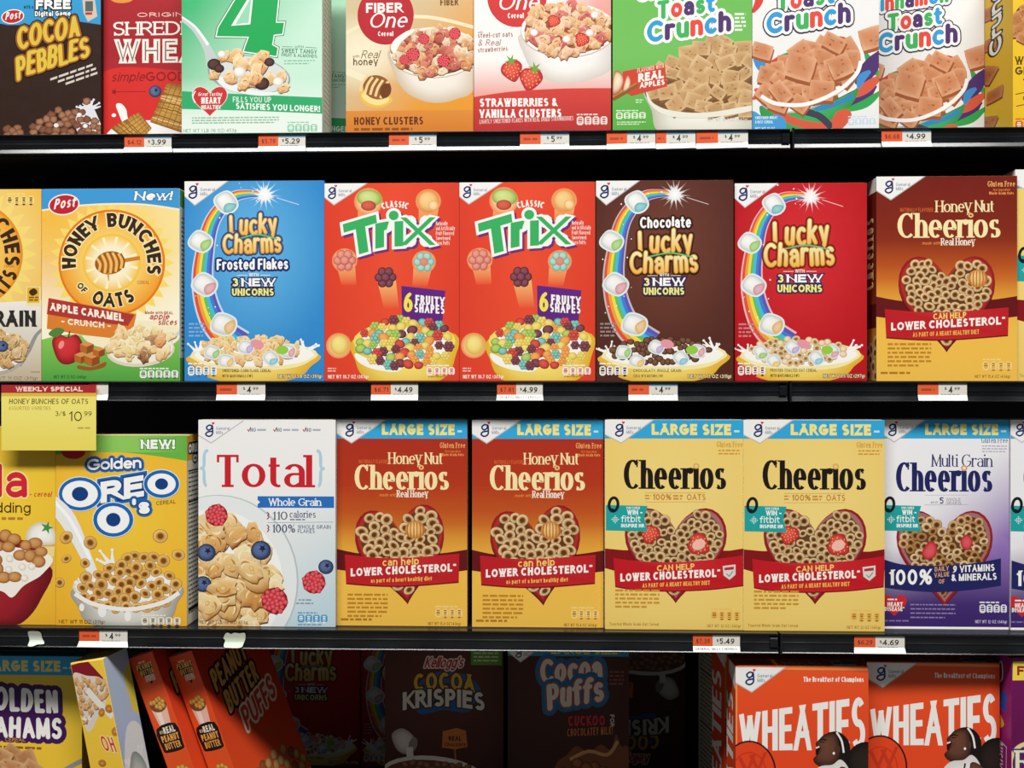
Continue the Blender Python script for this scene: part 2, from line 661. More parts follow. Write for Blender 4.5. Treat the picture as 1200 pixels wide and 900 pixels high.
    def ring(self, cx, cy, rx, ry, w, col, rot=0.0, n=28):
        self.line(disc_pts(cx, cy, rx, ry, n, rot), w, col, closed=True)

    def glow(self, cx, cy, r0, r1, n, col, under, rot=0.0):
        """spiky star burst"""
        self.up()
        pts = []
        for i in range(2 * n):
            r = r1 if i % 2 == 0 else r0
            a = pi * i / n + rot
            pts.append((cx + r * cos(a), cy + r * sin(a)))
        self.tri([(cx, cy)] + pts, [L(col)] + [L(under) if i % 2 == 0 else mix(under, col, .6) for i in range(2 * n)],
                 [(0, 1 + i, 1 + (i + 1) % (2 * n)) for i in range(2 * n)])

    def star(self, cx, cy, r0, r1, n, col, rot=0.0):
        pts = []
        for i in range(2 * n):
            r = r1 if i % 2 == 0 else r0
            a = pi * i / n + rot
            pts.append((cx + r * cos(a), cy + r * sin(a)))
        self.up()
        self.tri([(cx, cy)] + pts, self._col(col, [(cx, cy)] + pts), [(0, 1 + i, 1 + (i + 1) % (2 * n)) for i in range(2 * n)])

    # -------------------------------------------------------------- lettering
    def text(self, s, x0, x1, base, h, col, v=.16, hz=None, sp=.12, serif=False, slab=False, rnd=False, out=(), slant=0.0,
             warp=None, cols=None, sx=None, slope=0.0, rise=0.0, step=None, dots=True, jig=None, up=True):
        """one line of lettering from x0 to x1 (x1=None: natural width) standing on `base`; out = outlines [(width, colour)...] widest first"""
        hz = v if hz is None else hz
        V, HZ = v * h, hz * h
        if step is None:
            step = 18 if h > 14 else (30 if h > 6.5 else 45)
        if sx is None:
            if x1 is None:
                sx = .9
            else:
                w1 = text_width(s, h, 1, V, sp); w0 = text_width(s, h, 0, V, sp)
                sx = max(.12, (x1 - x0 - w0) / max(1e-6, (w1 - w0)))
                for _ in range(9):          # keep the counters of narrow letters open
                    if sx >= .42 or v < .1:
                        break
                    v, hz = v * .92, hz * .96
                    V, HZ = v * h, hz * h
                    w1 = text_width(s, h, 1, V, sp); w0 = text_width(s, h, 0, V, sp)
                    sx = max(.12, (x1 - x0 - w0) / max(1e-6, (w1 - w0)))
        tot = text_width(s, h, sx, V, sp)
        layers = list(out) + [(0, col)]
        for gi, (g, cc) in enumerate(layers):
            polys, spans = letter_shapes(s, h, sx, V, HZ, sp, serif, rnd, g, slab, step, dots)
            if up or gi: self.up()
            for li, (k0, k1, ch) in enumerate(spans):
                c2 = cols[li % len(cols)] if (cols and g == 0) else cc
                if jig:
                    mx = sum(q[0] for pl in polys[k0:k1] for q in pl) / max(1, sum(len(pl) for pl in polys[k0:k1]))
                for pl in polys[k0:k1]:
                    pts = []
                    for q in pl:
                        X, Y = q
                        if jig:
                            dy, ro = jig[li % len(jig)]
                            dx_, dy_ = X - mx, Y - h / 2
                            X = mx + dx_ * cos(ro) - dy_ * sin(ro)
                            Y = h / 2 + dx_ * sin(ro) + dy_ * cos(ro) + dy * h
                        Y *= 1 + rise * X / max(tot, 1e-6)
                        X += slant * Y
                        X, Y = x0 + X, base - Y - slope * X
                        if warp:
                            X, Y = warp(X, Y)
                        pts.append((X, Y))
                    self.tri(pts, self._col(c2, pts), [tuple(range(len(pts)))])
        return sx

    def ctext(self, s, cx, base, h, col, sx=.85, **k):
        v = k.get('v', .16); sp = k.get('sp', .12)
        w = text_width(s, h, sx, v * h, sp)
        self.text(s, cx - w / 2, None, base, h, col, sx=sx, **k)

    def arctext(self, s, cx, cy, r, mid, h, col, span=None, sx=.85, inner=False, **k):
        """lettering on a circle; mid = angle of its middle in degrees (90 = top); inner: reads along the bottom"""
        v = k.get('v', .16); sp = k.get('sp', .12)
        if span:
            arc = radians(span) * r
            w1 = text_width(s, h, 1, v * h, sp); w0 = text_width(s, h, 0, v * h, sp)
            sx = (arc - w0) / (w1 - w0)
        w = text_width(s, h, sx, v * h, sp)

        def wp(X, Y):
            t, q = X - w / 2, -Y
            if inner:
                a = radians(mid) + t / r
                rr = r - q
            else:
                a = radians(mid) - t / r
                rr = r + q
            return (cx + rr * cos(a), cy - rr * sin(a))
        self.text(s, 0, None, 0, h, col, sx=sx, warp=wp, **k)

    def fine(self, x0, y0, x1, lines, pitch, col, h=None, slope=0.0, ragged=.25):
        """print too small to read: word-long dashes"""
        h = h or pitch * .5
        self.up()
        for i in range(lines):
            x = x0
            end = x1 - (self.rng.random() * ragged * (x1 - x0) if i == lines - 1 or ragged > .3 else 0)
            while x < end:
                w = min(self.rng.uniform(1.2, 4.2) * h * 1.1, end - x)
                y = y0 + i * pitch - slope * (x - x0)
                pts = [(x, y), (x + w, y - slope * w), (x + w, y + h - slope * w), (x, y + h)]
                self.tri(pts, self._col(col, pts), [(0, 1, 2, 3)])
                x += w + h * .7

    # -------------------------------------------------------------- pictures
    def pile(self, test, box, dmin, fn, tries=900, order=1):
        x0, y0, x1, y1 = box
        got = []
        for _ in range(tries):
            x, y = self.rng.uniform(x0, x1), self.rng.uniform(y0, y1)
            if test(x, y) and all((x - a) ** 2 + (y - b) ** 2 > dmin * dmin for a, b in got):
                got.append((x, y))
        got.sort(key=lambda q: q[1] * order + q[0] * .1)
        for q in got:
            fn(*q)

    def loop(self, x, y, r, pal=('#8a5526', '#edcb97', '#9c6530', '#5f3618'), flat=None):
        rg = self.rng
        ry = r * (flat or rg.uniform(.72, 1.0))
        rot = rg.uniform(-.9, .9)
        n = 14
        self.up()
        k = rg.uniform(.88, 1.06)
        sh = lambda c: tuple(min(1, q * k) for q in L(c))
        rings = [(1.0, sh(pal[0])), (.82, sh(pal[1])), (.62, sh(mix(pal[1], pal[2], .4))), (.42, sh(pal[2])), (.36, L(pal[3]))]
        P, C, F = [], [], []
        for f, c in rings:
            for q in disc_pts(x, y, r * f, ry * f, n, rot):
                P.append(q)
                t = max(0, min(1, .5 - ((q[0] - x) * .4 + (q[1] - y) * .8) / (2 * r)))
                C.append(tuple(u * (.72 + .4 * t) for u in c))
        for j in range(4):
            F += [(j * n + i, j * n + (i + 1) % n, (j + 1) * n + (i + 1) % n, (j + 1) * n + i) for i in range(n)]
        F.append(tuple(range(4 * n, 5 * n)))
        self.tri(P, C, F)

    def flake(self, x, y, r, pal=('#9a5a22', '#d99a4a', '#f3cf90')):
        """a crinkled toasted flake: ragged rim, dark edge, blisters and folds"""
        rg = self.rng
        rot = rg.uniform(0, 6.28)
        sq = rg.uniform(.5, .9)
        n = 15
        dark, mid, light = pal

        def T(a, b):
            return (x + a * cos(rot) - b * sin(rot), y + a * sin(rot) + b * cos(rot))
        rad = [r * rg.uniform(.74, 1.16) for _ in range(n)]
        pts = [T(rad[i] * cos(2 * pi * i / n), rad[i] * sin(2 * pi * i / n) * sq) for i in range(n)]
        self.poly([(p[0] + .04 * r, p[1] + .1 * r) for p in pts], mix(dark, '#2a1408', .55))
        self.fan(pts, lambda a, b: mix(dark, light, .62 - (b - y) / (1.7 * r) + rg.uniform(-.3, .3)), mix(mid, light, rg.uniform(0, .7)), rg.uniform(-.35, .35) * r, rg.uniform(-.25, .2) * r)
        for _ in range(3):
            a0 = rg.uniform(0, 6.28); k = rg.uniform(.35, .7)
            c = [T(r * k * cos(a0 + t * .5), r * k * sq * sin(a0 + t * .5)) for t in range(4)]
            lt = rg.random() < .5
            self.line(c, lambda t: r * .14 * sin(pi * min(.97, max(.03, t))), mix(light, '#fff4d8', .3) if lt else mix(dark, mid, .3), smooth=3)
        for _ in range(2):
            a0 = rg.uniform(0, 6.28); k = rg.uniform(0, .55) * r
            c = T(k * cos(a0), k * sq * sin(a0))
            q = r * rg.uniform(.12, .24)
            self.ball(c[0], c[1], q, q * .75, mix(mid, dark, .55), mix(light, mid, .2), rot, 8)

    def square(self, x, y, r, pal=('#8c5328', '#c58a52', '#e2b27a'), rot=None):
        rg = self.rng
        rot = rg.uniform(-.7, .7) if rot is None else rot
        dx = rg.uniform(.6, 1.0)
        base = [(-1, -dx), (.2, -dx * 1.05), (1, -dx), (1.04, 0), (1, dx), (0, dx * 1.05), (-1, dx), (-1.04, 0)]
        tr = lambda q, s=1: (x + r * s * (q[0] * cos(rot) - q[1] * sin(rot)), y + r * s * (q[0] * sin(rot) + q[1] * cos(rot)))
        low = [(a + .06 * r, b + .3 * r) for a, b in map(tr, base)]
        self.poly(low, pal[0])
        k = rg.uniform(0, .6)
        self.fan([tr(q) for q in base], lambda a, b: mix(pal[2], pal[1], rg.uniform(0, .8)), mix(pal[1], pal[0], k * .5), rg.uniform(-.3, .3) * r, 0)
        for _ in range(5):
            a, b = tr((rg.uniform(-.75, .75), rg.uniform(-.7, .7) * dx))
            self.ell(a, b, r * rg.uniform(.08, .2), r * rg.uniform(.05, .12), mix(pal[0], pal[1], rg.uniform(.1, .9)), rot, 6, up=False)

    def blueberry(self, x, y, r):
        self.ball(x, y, r, r * .95, '#141a33', '#5b6f9e')
        self.star(x + r * .15, y - r * .2, r * .18, r * .42, 5, '#1a2040', .3)

    def raspberry(self, x, y, r):
        self.ball(x, y, r, r, '#7d0f16', '#d8343a')
        for i in range(26):
            a = i * 2.4
            q = r * sqrt((i + .5) / 26) * .92
            self.ball(x + q * cos(a), y + q * sin(a), r * .2, r * .2, '#a3141c', '#f2616a', n=8)

    def strawberry(self, x, y, r, rot=0.0, leaf=True):
        pts = []
        for a, b in catmull([(-.2, -.8), (.5, -.85), (.95, -.3), (.7, .4), (.1, 1.05), (-.5, .65), (-.95, 0), (-.75, -.6)], 4):
            pts.append((x + r * (a * cos(rot) - b * sin(rot)), y + r * (a * sin(rot) + b * cos(rot))))
        self.fan(pts, '#a51d22', '#ea5348', -r * .2, -r * .2)
        self.up()
        for i in range(22):
            a = i * 2.4; q = r * sqrt((i + .5) / 24) * .8
            self.ell(x + q * cos(a), y + q * sin(a), r * .05, r * .07, '#f2b25a', 0, 6, up=False)
        if leaf:
            lx, ly = x + r * (.1 * cos(rot) + .85 * sin(rot)), y - r * .85 * cos(rot)
            self.star(lx, ly, r * .2, r * .6, 6, '#6f9a3c', rot)

    def splash(self, x, y, r, n=7, col='#f4f2ee'):
        rg = self.rng
        for i in range(n):
            a = rg.uniform(-pi, 0)
            l = r * rg.uniform(.5, 1.2)
            ex, ey = x + cos(a) * l, y + sin(a) * l * .7
            self.line([(x + cos(a) * r * .3, y), ((x + ex) / 2, (y + ey) / 2 + r * .1), (ex, ey)], lambda t: r * .3 * (1 - t * .8), col, smooth=4)
            self.ell(ex, ey, r * .09, r * .09, col, 0, 8)

    def gm(self, x, y, w=54, ax=12, ay=28, ly=17, flag='#f1efec', txt=True):
        """white corner flag with the maker's looped blue letter and red heart"""
        self.p('brand_logo')
        self.poly([(x, y), (x + w, y), (x + ax, y + ay), (x, y + ly)], '#b9b3ae')
        self.poly([(x, y), (x + w - 2, y), (x + ax, y + ay - 1.4), (x, y + ly - 1.2)], flag)
        ex, ey = x + ax - 2, y + ay * .42
        k = ay / 28
        ink = '#1c2a63'
        self.line([(ex + 3.4 * k, ey - 5.6 * k), (ex - .5 * k, ey - 6.2 * k), (ex - 3.6 * k, ey - 3.4 * k), (ex - 1.5 * k, ey - .3 * k), (ex + 2 * k, ey - 1.8 * k),
                   (ex + 3.4 * k, ey - 5.2 * k), (ex + 3.9 * k, ey), (ex + 3.4 * k, ey + 5 * k), (ex - .6 * k, ey + 7.4 * k), (ex - 4.4 * k, ey + 5.2 * k),
                   (ex - 2.4 * k, ey + 2.2 * k), (ex + 3.8 * k, ey + 1.2 * k)], 1.9 * k, ink, smooth=5)
        self.poly(heart_pts(ex + 4.6 * k, ey - 8.3 * k, 3.8 * k, 3.4 * k, 16), '#d3222a')
        if txt:
            self.text('General', ex + 8 * k, None, ey - .4 * k, 4.0 * k, '#7d8597', v=.14, sx=.75)
            self.text('Mills', ex + 8 * k, None, ey + 4.6 * k, 4.0 * k, '#7d8597', v=.14, sx=.75)

    def nutri(self, x, y, w, h, n=4, bg='#f0ece4', fg='#333', head=True):
        self.p('nutrition_icons')
        cw = w / n
        self.up()
        for i in range(n):
            a, b = x + i * cw, x + (i + .86) * cw
            q = h * .18
            pts = [(a + q, y), (b - q, y), (b, y + q), (b, y + h - q), (b - q, y + h), (a + q, y + h), (a, y + h - q), (a, y + q)]
            self.tri(pts, self._col(bg, pts), [tuple(range(8))])
        self.up()
        for i in range(n):
            a, b = x + i * cw, x + (i + .86) * cw
            m = (a + b) / 2
            q = cw * .22
            for yy, hh, ww in ((.16, .14, q), (.38, .2, q * (1.2 if i == 0 else .8)), (.68, .09, q)):
                pts = [(m - ww, y + h * yy), (m + ww, y + h * yy), (m + ww, y + h * (yy + hh)), (m - ww, y + h * (yy + hh))]
                self.tri(pts, self._col(fg, pts), [(0, 1, 2, 3)])
            if i:
                pts = [(a + cw * .12, y + h), (m, y + h * .86), (b - cw * .12, y + h), (m, y + h * 1.12)]
                self.tri(pts, self._col(fg, pts), [(0, 1, 2, 3)])
        if head:
            self.fine(x, y - h * .32, x + w * .8, 1, h * .3, bg, h * .16)

    def dipper(self, x, y, r, rot=0.0, pal=('#8a4a14', '#c8782c', '#f0b860')):
        """honey dipper head with its grooves, handle to the right"""
        T = lambda q: (x + r * (q[0] * cos(rot) - q[1] * sin(rot)), y + r * (q[0] * sin(rot) + q[1] * cos(rot)))
        self.line([T((.7, 0)), T((2.1, 0))], r * .26, pal[1])
        self.fan([T((1.05 * cos(t * pi / 10), .8 * sin(t * pi / 10))) for t in range(20)], pal[0], pal[1])
        for i in range(5):
            u = -.8 + i * .38
            hh = .8 * sqrt(max(0, 1 - (u / 1.05) ** 2))
            self.line([T((u - .05, -hh * .9)), T((u + .12, 0)), T((u - .05, hh * .9))], r * .17, pal[2] if i % 1 == 0 else pal[1], smooth=4)
            self.line([T((u + .14, -hh * .9)), T((u + .3, 0)), T((u + .14, hh * .9))], r * .07, pal[0], smooth=4)


def ink_mesh(name, VCF, tf, mat):
    V, C, F = VCF
    me = bpy.data.meshes.new(name)
    me.from_pydata([tf(*q) for q in V], [], F)
    at = me.attributes.new('ink', 'FLOAT_COLOR', 'POINT')
    flat = []
    for c in C:
        flat.extend((c[0] - .18 * c[0] * c[0], c[1] - .18 * c[1] * c[1], c[2] - .18 * c[2] * c[2], 1.0))     # the board's own white is about 0.75
    at.data.foreach_set('color', flat)
    me.materials.append(mat)
    me.update()
    return me


def apart(VCF, tf):
    """split ink that lies in separate places of the panel, so that each printed motif is a part of its own"""
    V, C, F = VCF
    par = list(range(len(V)))

    def find(i):
        while par[i] != i:
            par[i] = par[par[i]]
            i = par[i]
        return i
    for f in F:
        r = find(f[0])
        for q in f[1:]:
            par[find(q)] = r
    used = sorted({i for f in F for i in f})
    roots = {}
    isl = {i: roots.setdefault(find(i), len(roots)) for i in used}
    k = len(roots)
    if k > 3000 or k < 2:
        return [VCF]
    P = [tf(*q) for q in V]
    lo = np.full((k, 3), 1e9); hi = np.full((k, 3), -1e9)
    for i in used:
        lo[isl[i]] = np.minimum(lo[isl[i]], P[i]); hi[isl[i]] = np.maximum(hi[isl[i]], P[i])
    size = (hi - lo).max(axis=1)
    comp = np.arange(k)
    gap = np.zeros((k, k))
    for d in range(3):
        g = np.maximum(0, np.maximum(lo[:, None, d] - hi[None, :, d], lo[None, :, d] - hi[:, None, d]))
        gap += g * g
    near = np.sqrt(gap) <= np.maximum(.0195, .49 * np.maximum(size[:, None], size[None, :]))
    done = -np.ones(k, int)
    n = 0
    for i in range(k):
        if done[i] < 0:
            st = [i]; done[i] = n
            while st:
                j = st.pop()
                for q in np.nonzero(near[j] & (done < 0))[0]:
                    done[q] = n; st.append(q)
            n += 1
    if n == 1:
        return [VCF]
    out = []
    for g in range(n):
        m, V2, C2, F2 = {}, [], [], []
        for f in F:
            if done[isl[f[0]]] == g:
                nf = []
                for i in f:
                    if i not in m:
                        m[i] = len(V2); V2.append(V[i]); C2.append(C[i])
                    nf.append(m[i])
                F2.append(tuple(nf))
        out.append((V2, C2, F2))
    return out


def panel(art, root, tf, first, mat=None):
    """the printed panel as a part, and everything printed on it as its sub-parts"""
    base = None
    for nm, vcf in art.parts.items():
        if not vcf[2]:
            continue
        if nm == 'front_panel':
            base = link(first, ink_mesh(first, vcf, tf, mat or CARD), root)
        else:
            for piece in apart(vcf, tf):
                link(nm, ink_mesh(nm, piece, tf, mat or CARD), base or root)
    return base


def carton_mesh(W, D, H, cols, flap='#cdb48a'):
    """folded carton: rounded fold edges, glued top and bottom flaps with their tuck seams; cols: front back left right top"""
    bm = bmesh.new()
    ly = bm.loops.layers.float_color.new('ink')
    bmesh.ops.create_cube(bm, size=1, matrix=Matrix.Translation((0, 0, H / 2)) @ Matrix.Diagonal((W, D, H, 1)))
    bmesh.ops.bevel(bm, geom=list(bm.edges), offset=.0011, segments=2, affect='EDGES', profile=.5)

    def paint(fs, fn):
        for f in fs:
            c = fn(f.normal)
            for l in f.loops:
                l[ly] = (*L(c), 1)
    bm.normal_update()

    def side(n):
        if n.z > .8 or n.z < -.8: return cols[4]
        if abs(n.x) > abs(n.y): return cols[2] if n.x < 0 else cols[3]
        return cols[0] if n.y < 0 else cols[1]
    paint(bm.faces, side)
    # top outer flap and its tuck, two thin boards glued on the top
    for (y0, y1, z, ins) in ((-D * .47, D * .18, .0004, .004), (-D * .02, D * .47, .0008, .006)):
        r = bmesh.ops.create_cube(bm, size=1, matrix=Matrix.Translation((0, (y0 + y1) / 2, H + z / 2)) @ Matrix.Diagonal((W - 2 * ins, y1 - y0, z, 1)))
        fs = {f for v in r['verts'] for f in v.link_faces}
        bm.normal_update()
        paint(fs, lambda n: cols[4] if abs(n.z) > .5 else flap)
    me = bpy.data.meshes.new('carton')
    bm.to_mesh(me)
    bm.free()
    me.materials.append(CARD)
    return me


class Box:
    """a cereal carton measured from where one of its kind stands in the photograph"""

    def __init__(self, art, row_z, setback, depth, cols, label, cat_name='cereal_box', group=None, H=None):
        x0, y0, x1, y1 = art.r
        a, b = ray(x0, y1, setback), ray(x1, y1, setback)
        self.W = b.x - a.x
        m = (x0 + x1) / 2
        self.H = H or (ray(m, y0, setback).z - row_z)
        self.D = depth
        self.x = (a.x + b.x) / 2
        W, H, D = self.W, self.H, self.D
        kx = W / (x1 - x0)
        ky = (ray(m, y0, setback).z - ray(m, y0 + 100, setback).z) / 100
        yb = 450 - row_z / ky
        root = empty(cat_name)
        tag(root, label, 'cereal box', group)
        link('carton', carton_mesh(W, D, H, cols), root)
        panel(art, root, lambda x, y, l: ((x - m) * kx, -D / 2 - 1e-5 - l * EPS, max(.0006, (yb - y) * ky)), 'front_panel')
        self.root = root
        self.put(root, self.x, setback, row_z)

    def side(self, art, which, root=None):
        """printed narrow side ('left'/'right') or 'top'; its design runs 0..1000 x 0..1000 of its own units"""
        x0, y0, x1, y1 = art.r
        W, H, D = self.W, self.H, self.D
        u = lambda x: (x - x0) / (x1 - x0)
        w = lambda y: (y1 - y) / (y1 - y0)
        e = .0012
        if which == 'left':
            tf = lambda x, y, l: (-W / 2 - 1e-5 - l * EPS, (D / 2 - e) - u(x) * (D - 2 * e), e + w(y) * (H - 2 * e))
        elif which == 'right':
            tf = lambda x, y, l: (W / 2 + 1e-5 + l * EPS, -(D / 2 - e) + u(x) * (D - 2 * e), e + w(y) * (H - 2 * e))
        else:
            tf = lambda x, y, l: (-(W / 2 - .006) + u(x) * (W - .012), -(D * .46) + w(y) * D * .42, H + .0006 + l * EPS)
        panel(art, self.root, tf, {'left': 'side_panel', 'right': 'side_panel', 'top': 'top_panel'}[which])

    def put(self, root, x, setback, z, rz=0.0):
        root.location = (x, setback + self.D / 2, z)
        root.rotation_euler = (0, 0, rz)
        return root

    def again(self, label, x, setback, z, rz=0.0):
        r = dup(self.root, label)
        return self.put(r, x, setback, z, rz)
# ------------------------------------------------------------------ shelf heights
Z1, Z2, Z3, Z4 = 0.355, 0.0036, -0.347, -0.73
KRAFT = '#b39a72'


def place_px(box, px_mid, setback):
    return ray(px_mid, 450, setback).x


# ================================================================== shelf one (top of the frame)
# --- dark brown box of chocolate rice cereal
a = Art(-14, -78, 118, 172, 11)
a.vgrad([(-78, '#33a0d4'), (10, '#2f8ec4'), (30, '#2f8ec4')])
a.poly([(-14, 24), (10, 29), (40, 29), (70, 25), (95, 26), (120, 30), (120, 172), (-14, 172)], '#2c1b14')
a.p('corner_logo')
a.ell(15, 19, 13.5, 8.5, '#f1e7d8', -.12); a.ell(15, 19, 12.3, 7.4, '#b3202a', -.12)
a.text('Post', 6, 24, 23, 9, '#f6efe6', v=.17, slant=.2, slope=.1)
a.p('claim_lettering')
a.text('FREE', 42, 83, 11, 11, '#f7f4ee', v=.26, out=[(1.6, '#16222c')])
a.text('Digital Game', 41, 83, 19, 6, '#f7f4ee', v=.2, out=[(.9, '#16222c')])
a.text('with a', 28, 39, 10, 4.5, '#1c2a36', v=.16)
a.poly([(96, -6), (110, -8), (114, 20), (103, 26), (98, 16)], '#c9b6a2'); a.rect(100, 2, 109, 14, '#4f5a58'); a.rect(100, 15, 108, 18, '#b3302a')
a.p('title_lettering')
a.text('COCOA', 20, 94, 58, 27, '#d6b23a', v=.24, hz=.21, rnd=True, slope=.19, sp=.02, out=[(3.2, '#1c100b'), (1.9, '#94521c')], jig=[(-.03, .06), (.02, -.05), (.04, .05), (0, -.08), (-.02, .04)])
a.text('PEBBLES', 19, 105, 93, 29, '#d6b63c', v=.21, hz=.19, rnd=True, slope=.30, sp=.02, rise=-.16, out=[(3.2, '#1c100b'), (1.9, '#94521c')], jig=[(-.08, .05), (.03, -.05), (0, .04), (.02, -.06), (-.02, .05), (.03, -.04), (0, .06)])
a.p('small_print')
for i in range(3):
    a.fine(59 + i * 9, 92 + i * 4.6 - i * 2, 115, 1, 4, '#cfc5b8', 2.6, slope=.34)
a.p('cereal_picture')
a.smooth([(92, 156), (90, 134), (104, 122), (114, 136), (119, 158)], '#d9dbe2')
a.splash(104, 126, 16, 8, '#dfe0e6')
crumb = lambda x, y: a.fan([(x + 5.6 * a.rng.uniform(.75, 1.1) * cos(t), y + 4.8 * a.rng.uniform(.7, 1.1) * sin(t)) for t in [i * pi / 5 for i in range(10)]], '#5c3423', a.rng.choice(['#9c6a4c', '#a77655', '#835039']))
a.pile(oval(78, 158, 42, 30), (36, 126, 118, 172), 5.6, crumb, 700)
a.pile(oval(17, 156, 10, 14), (8, 141, 26, 170), 6, crumb, 60)
for x, y in ((93, 135), (66, 147), (100, 148)): a.ball(x, y, 3, 2.6, '#c9c2c0', '#f7f5f2')
a.pile(oval(102, 118, 6, 5), (96, 113, 110, 124), 6, crumb, 40)
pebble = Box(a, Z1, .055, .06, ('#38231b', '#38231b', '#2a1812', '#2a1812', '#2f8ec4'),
             'dark brown chocolate rice cereal box with chunky yellow title, leftmost on the top shelf')

# --- red shredded biscuit box, partly behind the green one
a = Art(121.5, -78, 270, 172, 12)
a.vgrad([(-78, '#a5242a'), (60, '#9c1f25'), (90, '#a3222a')])
a.poly(catmull([(118, 86), (128, 81), (150, 78), (200, 82), (270, 92)], 5, False) + [(270, 173), (118, 173)], '#cf2b26')
a.p('title_lettering')
a.text('ORIGINAL', 161, 238, 19.5, 5, '#efe2d4', v=.14, sp=.5)
a.text('SHREDDED', 132, 262, 41, 16, '#f3ebe0', v=.17, hz=.11, serif=True, slab=True, sp=.08)
a.text('WHEAT', 135, 258, 73.5, 28, '#efe8dc', v=.27, hz=.25, sp=.1)
a.text('WHEAT', 137.6, 255.4, 71, 23, '#7f5a55', v=.07, hz=.07, sp=.34)
a.p('slogan_lettering')
a.text('simple', 130, 169, 95, 11, '#7c1a1e', v=.13, slant=.3)
a.text('GOODNESS', 171, 256, 95, 11, '#7c1a1e', v=.17)
a.line([(132, 107), (171, 107)], .8, '#7c1a1e'); a.star(134, 107, 1.5, 4.5, 5, '#7c1a1e')
a.p('corner_logo')
a.ell(143, -3, 14, 6, '#d88a3a')
a.p('cereal_picture')
a.smooth([(136, 122), (142, 121), (148, 128), (150, 138), (156, 142), (146, 146), (139, 132)], '#f3efea')
a.ell(133.5, 134.5, 2.6, 2.2, '#f3efea'); a.smooth([(122, 160), (150, 142), (220, 146), (232, 176), (122, 176)], '#f3efea')
a.blueberry(182, 107, 7.5)


def biscuit(pts):
    a.fan(pts, '#8a5a24', '#d3a14f')
    (x0, y0), (x1, y1), (x2, y2), (x3, y3) = pts
    for i in range(1, 15):
        t = i / 15
        p, q = (x0 + (x3 - x0) * t, y0 + (y3 - y0) * t), (x1 + (x2 - x1) * t, y1 + (y2 - y1) * t)
        w = [(p[0] + (q[0] - p[0]) * k / 7 + a.rng.uniform(-.4, .4), p[1] + (q[1] - p[1]) * k / 7 + a.rng.uniform(-.9, .9)) for k in range(8)]
        a.line(w, 1.2, a.rng.choice(['#a8742f', '#ecc98a', '#c18b40', '#7d4f1f']), up=(i % 4 == 1))
    for k in range(1, 6):
        t = k / 6
        a.line([(x0 + (x1 - x0) * t, y0 + (y1 - y0) * t), (x3 + (x2 - x3) * t, y3 + (y2 - y3) * t)], .8, '#8a5a24', up=(k == 1))


biscuit([(196, 97), (232, 103), (214, 156), (176, 143)])
biscuit([(163, 131), (178, 150), (158, 172), (130, 150)])
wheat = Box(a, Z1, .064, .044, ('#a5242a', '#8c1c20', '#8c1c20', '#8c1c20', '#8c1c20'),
            'red shredded wheat biscuit box with white slab title, half hidden by the green box')

# --- pale green box with a big 4
a = Art(213, -72, 377.5, 155, 13)
a.grid(lambda x, y: mix(mix('#35ad6c', '#bfe6cd', (x - 213) / 120 * .75 + (y - 20) / 190), '#e9f3e9', max(0, (y - 90) / 60)), 10, 14)
a.p('title_lettering')
four = [(300, -40), (330, -40), (323.5, 27), (333, 27), (331, 40), (321, 41), (319, 53), (325.5, 56.5), (324, 66), (286, 60), (288, 53.5), (292, 43), (254, 42), (256, 32)]
a.line(four, 4.4, '#24523a', closed=True); a.line(four, 2.8, '#eef5ea', closed=True)
a.poly(four, '#1f9f50')
a.poly([(271, 30), (293.5, 28.5), (298, -14)], '#eef5ea'); a.poly([(276, 28.5), (291.5, 26.5), (295, -4)], '#8fcfa9')
a.p('claim_band')
a.poly([(213, 106), (240, 108), (300, 111), (377.5, 115), (377.5, 134), (300, 130), (213, 127)], '#2fa164')
a.text('FILLS YOU UP', 273, 318, 119.5, 6.5, '#d8f0dd', v=.15, slope=-.02)
a.text('SATISFIES YOU LONGER!', 276.5, 375, 127.5, 7.2, '#f7fbf4', v=.2, slope=-.045)
a.p('heart_badge')
a.poly(heart_pts(246, 118.5, 45, 36), '#f2dcd6'); a.poly(heart_pts(246, 118.5, 43, 34.5), '#c3312f')
a.line([(229, 106), (226, 113), (229, 120)], 1.6, '#f5e9e4', smooth=4)
a.text('Great Tasting', 232, 260, 112, 4.4, '#f7ece6', v=.14, slant=.2)
a.text('HEART', 236, 259, 121, 7.4, '#f7ece6', v=.24); a.text('HEALTHY', 236, 259, 127.5, 4.8, '#f7ece6', v=.22)
a.p('side_claim_lettering')
a.text('WITH', 345, 356, 57, 2.8, '#2c6a47', v=.16); a.line([(331, 55), (343, 55.5)], .6, '#2c6a47'); a.line([(358, 56), (371, 57)], .6, '#2c6a47')
a.text('SWEET TANGY', 330, 371.5, 62, 5.2, '#2c6a47', v=.16, slope=-.05); a.text('FRUIT & ALMONDS', 330, 371.5, 66.5, 3.8, '#2c6a47', v=.16, slope=-.05)
a.fine(333, 71, 369, 2, 3.4, '#7fb596', 1.4)
a.p('small_print')
a.fine(225, 137, 327, 3, 3, '#7fae8e', 1.4); a.text('NET WT 1 LB (16 OZ) 453g', 215, 277, 154.5, 4, '#6c9379', v=.14)
a.p('cereal_picture')
a.line([(211, 20), (228, 34), (243, 56), (249, 74)], lambda t: 4 + 12 * t * t, '#b9c4c2', smooth=5); a.line([(212, 18), (229, 31), (244, 52)], lambda t: 1.6 + 2 * t, '#eef2f0', smooth=5)
a.ell(292, 88, 49, 23, '#8d9a98', .16, 32); a.ell(292, 87, 47, 21, '#cfd6d4', .16, 32)
a.smooth([(246, 78), (262, 92), (290, 104), (322, 108), (336, 100), (330, 110), (300, 112), (262, 102)], '#e6ebe9')
fl = ('#a8612c', '#dd9d5a', '#f6d9a6')
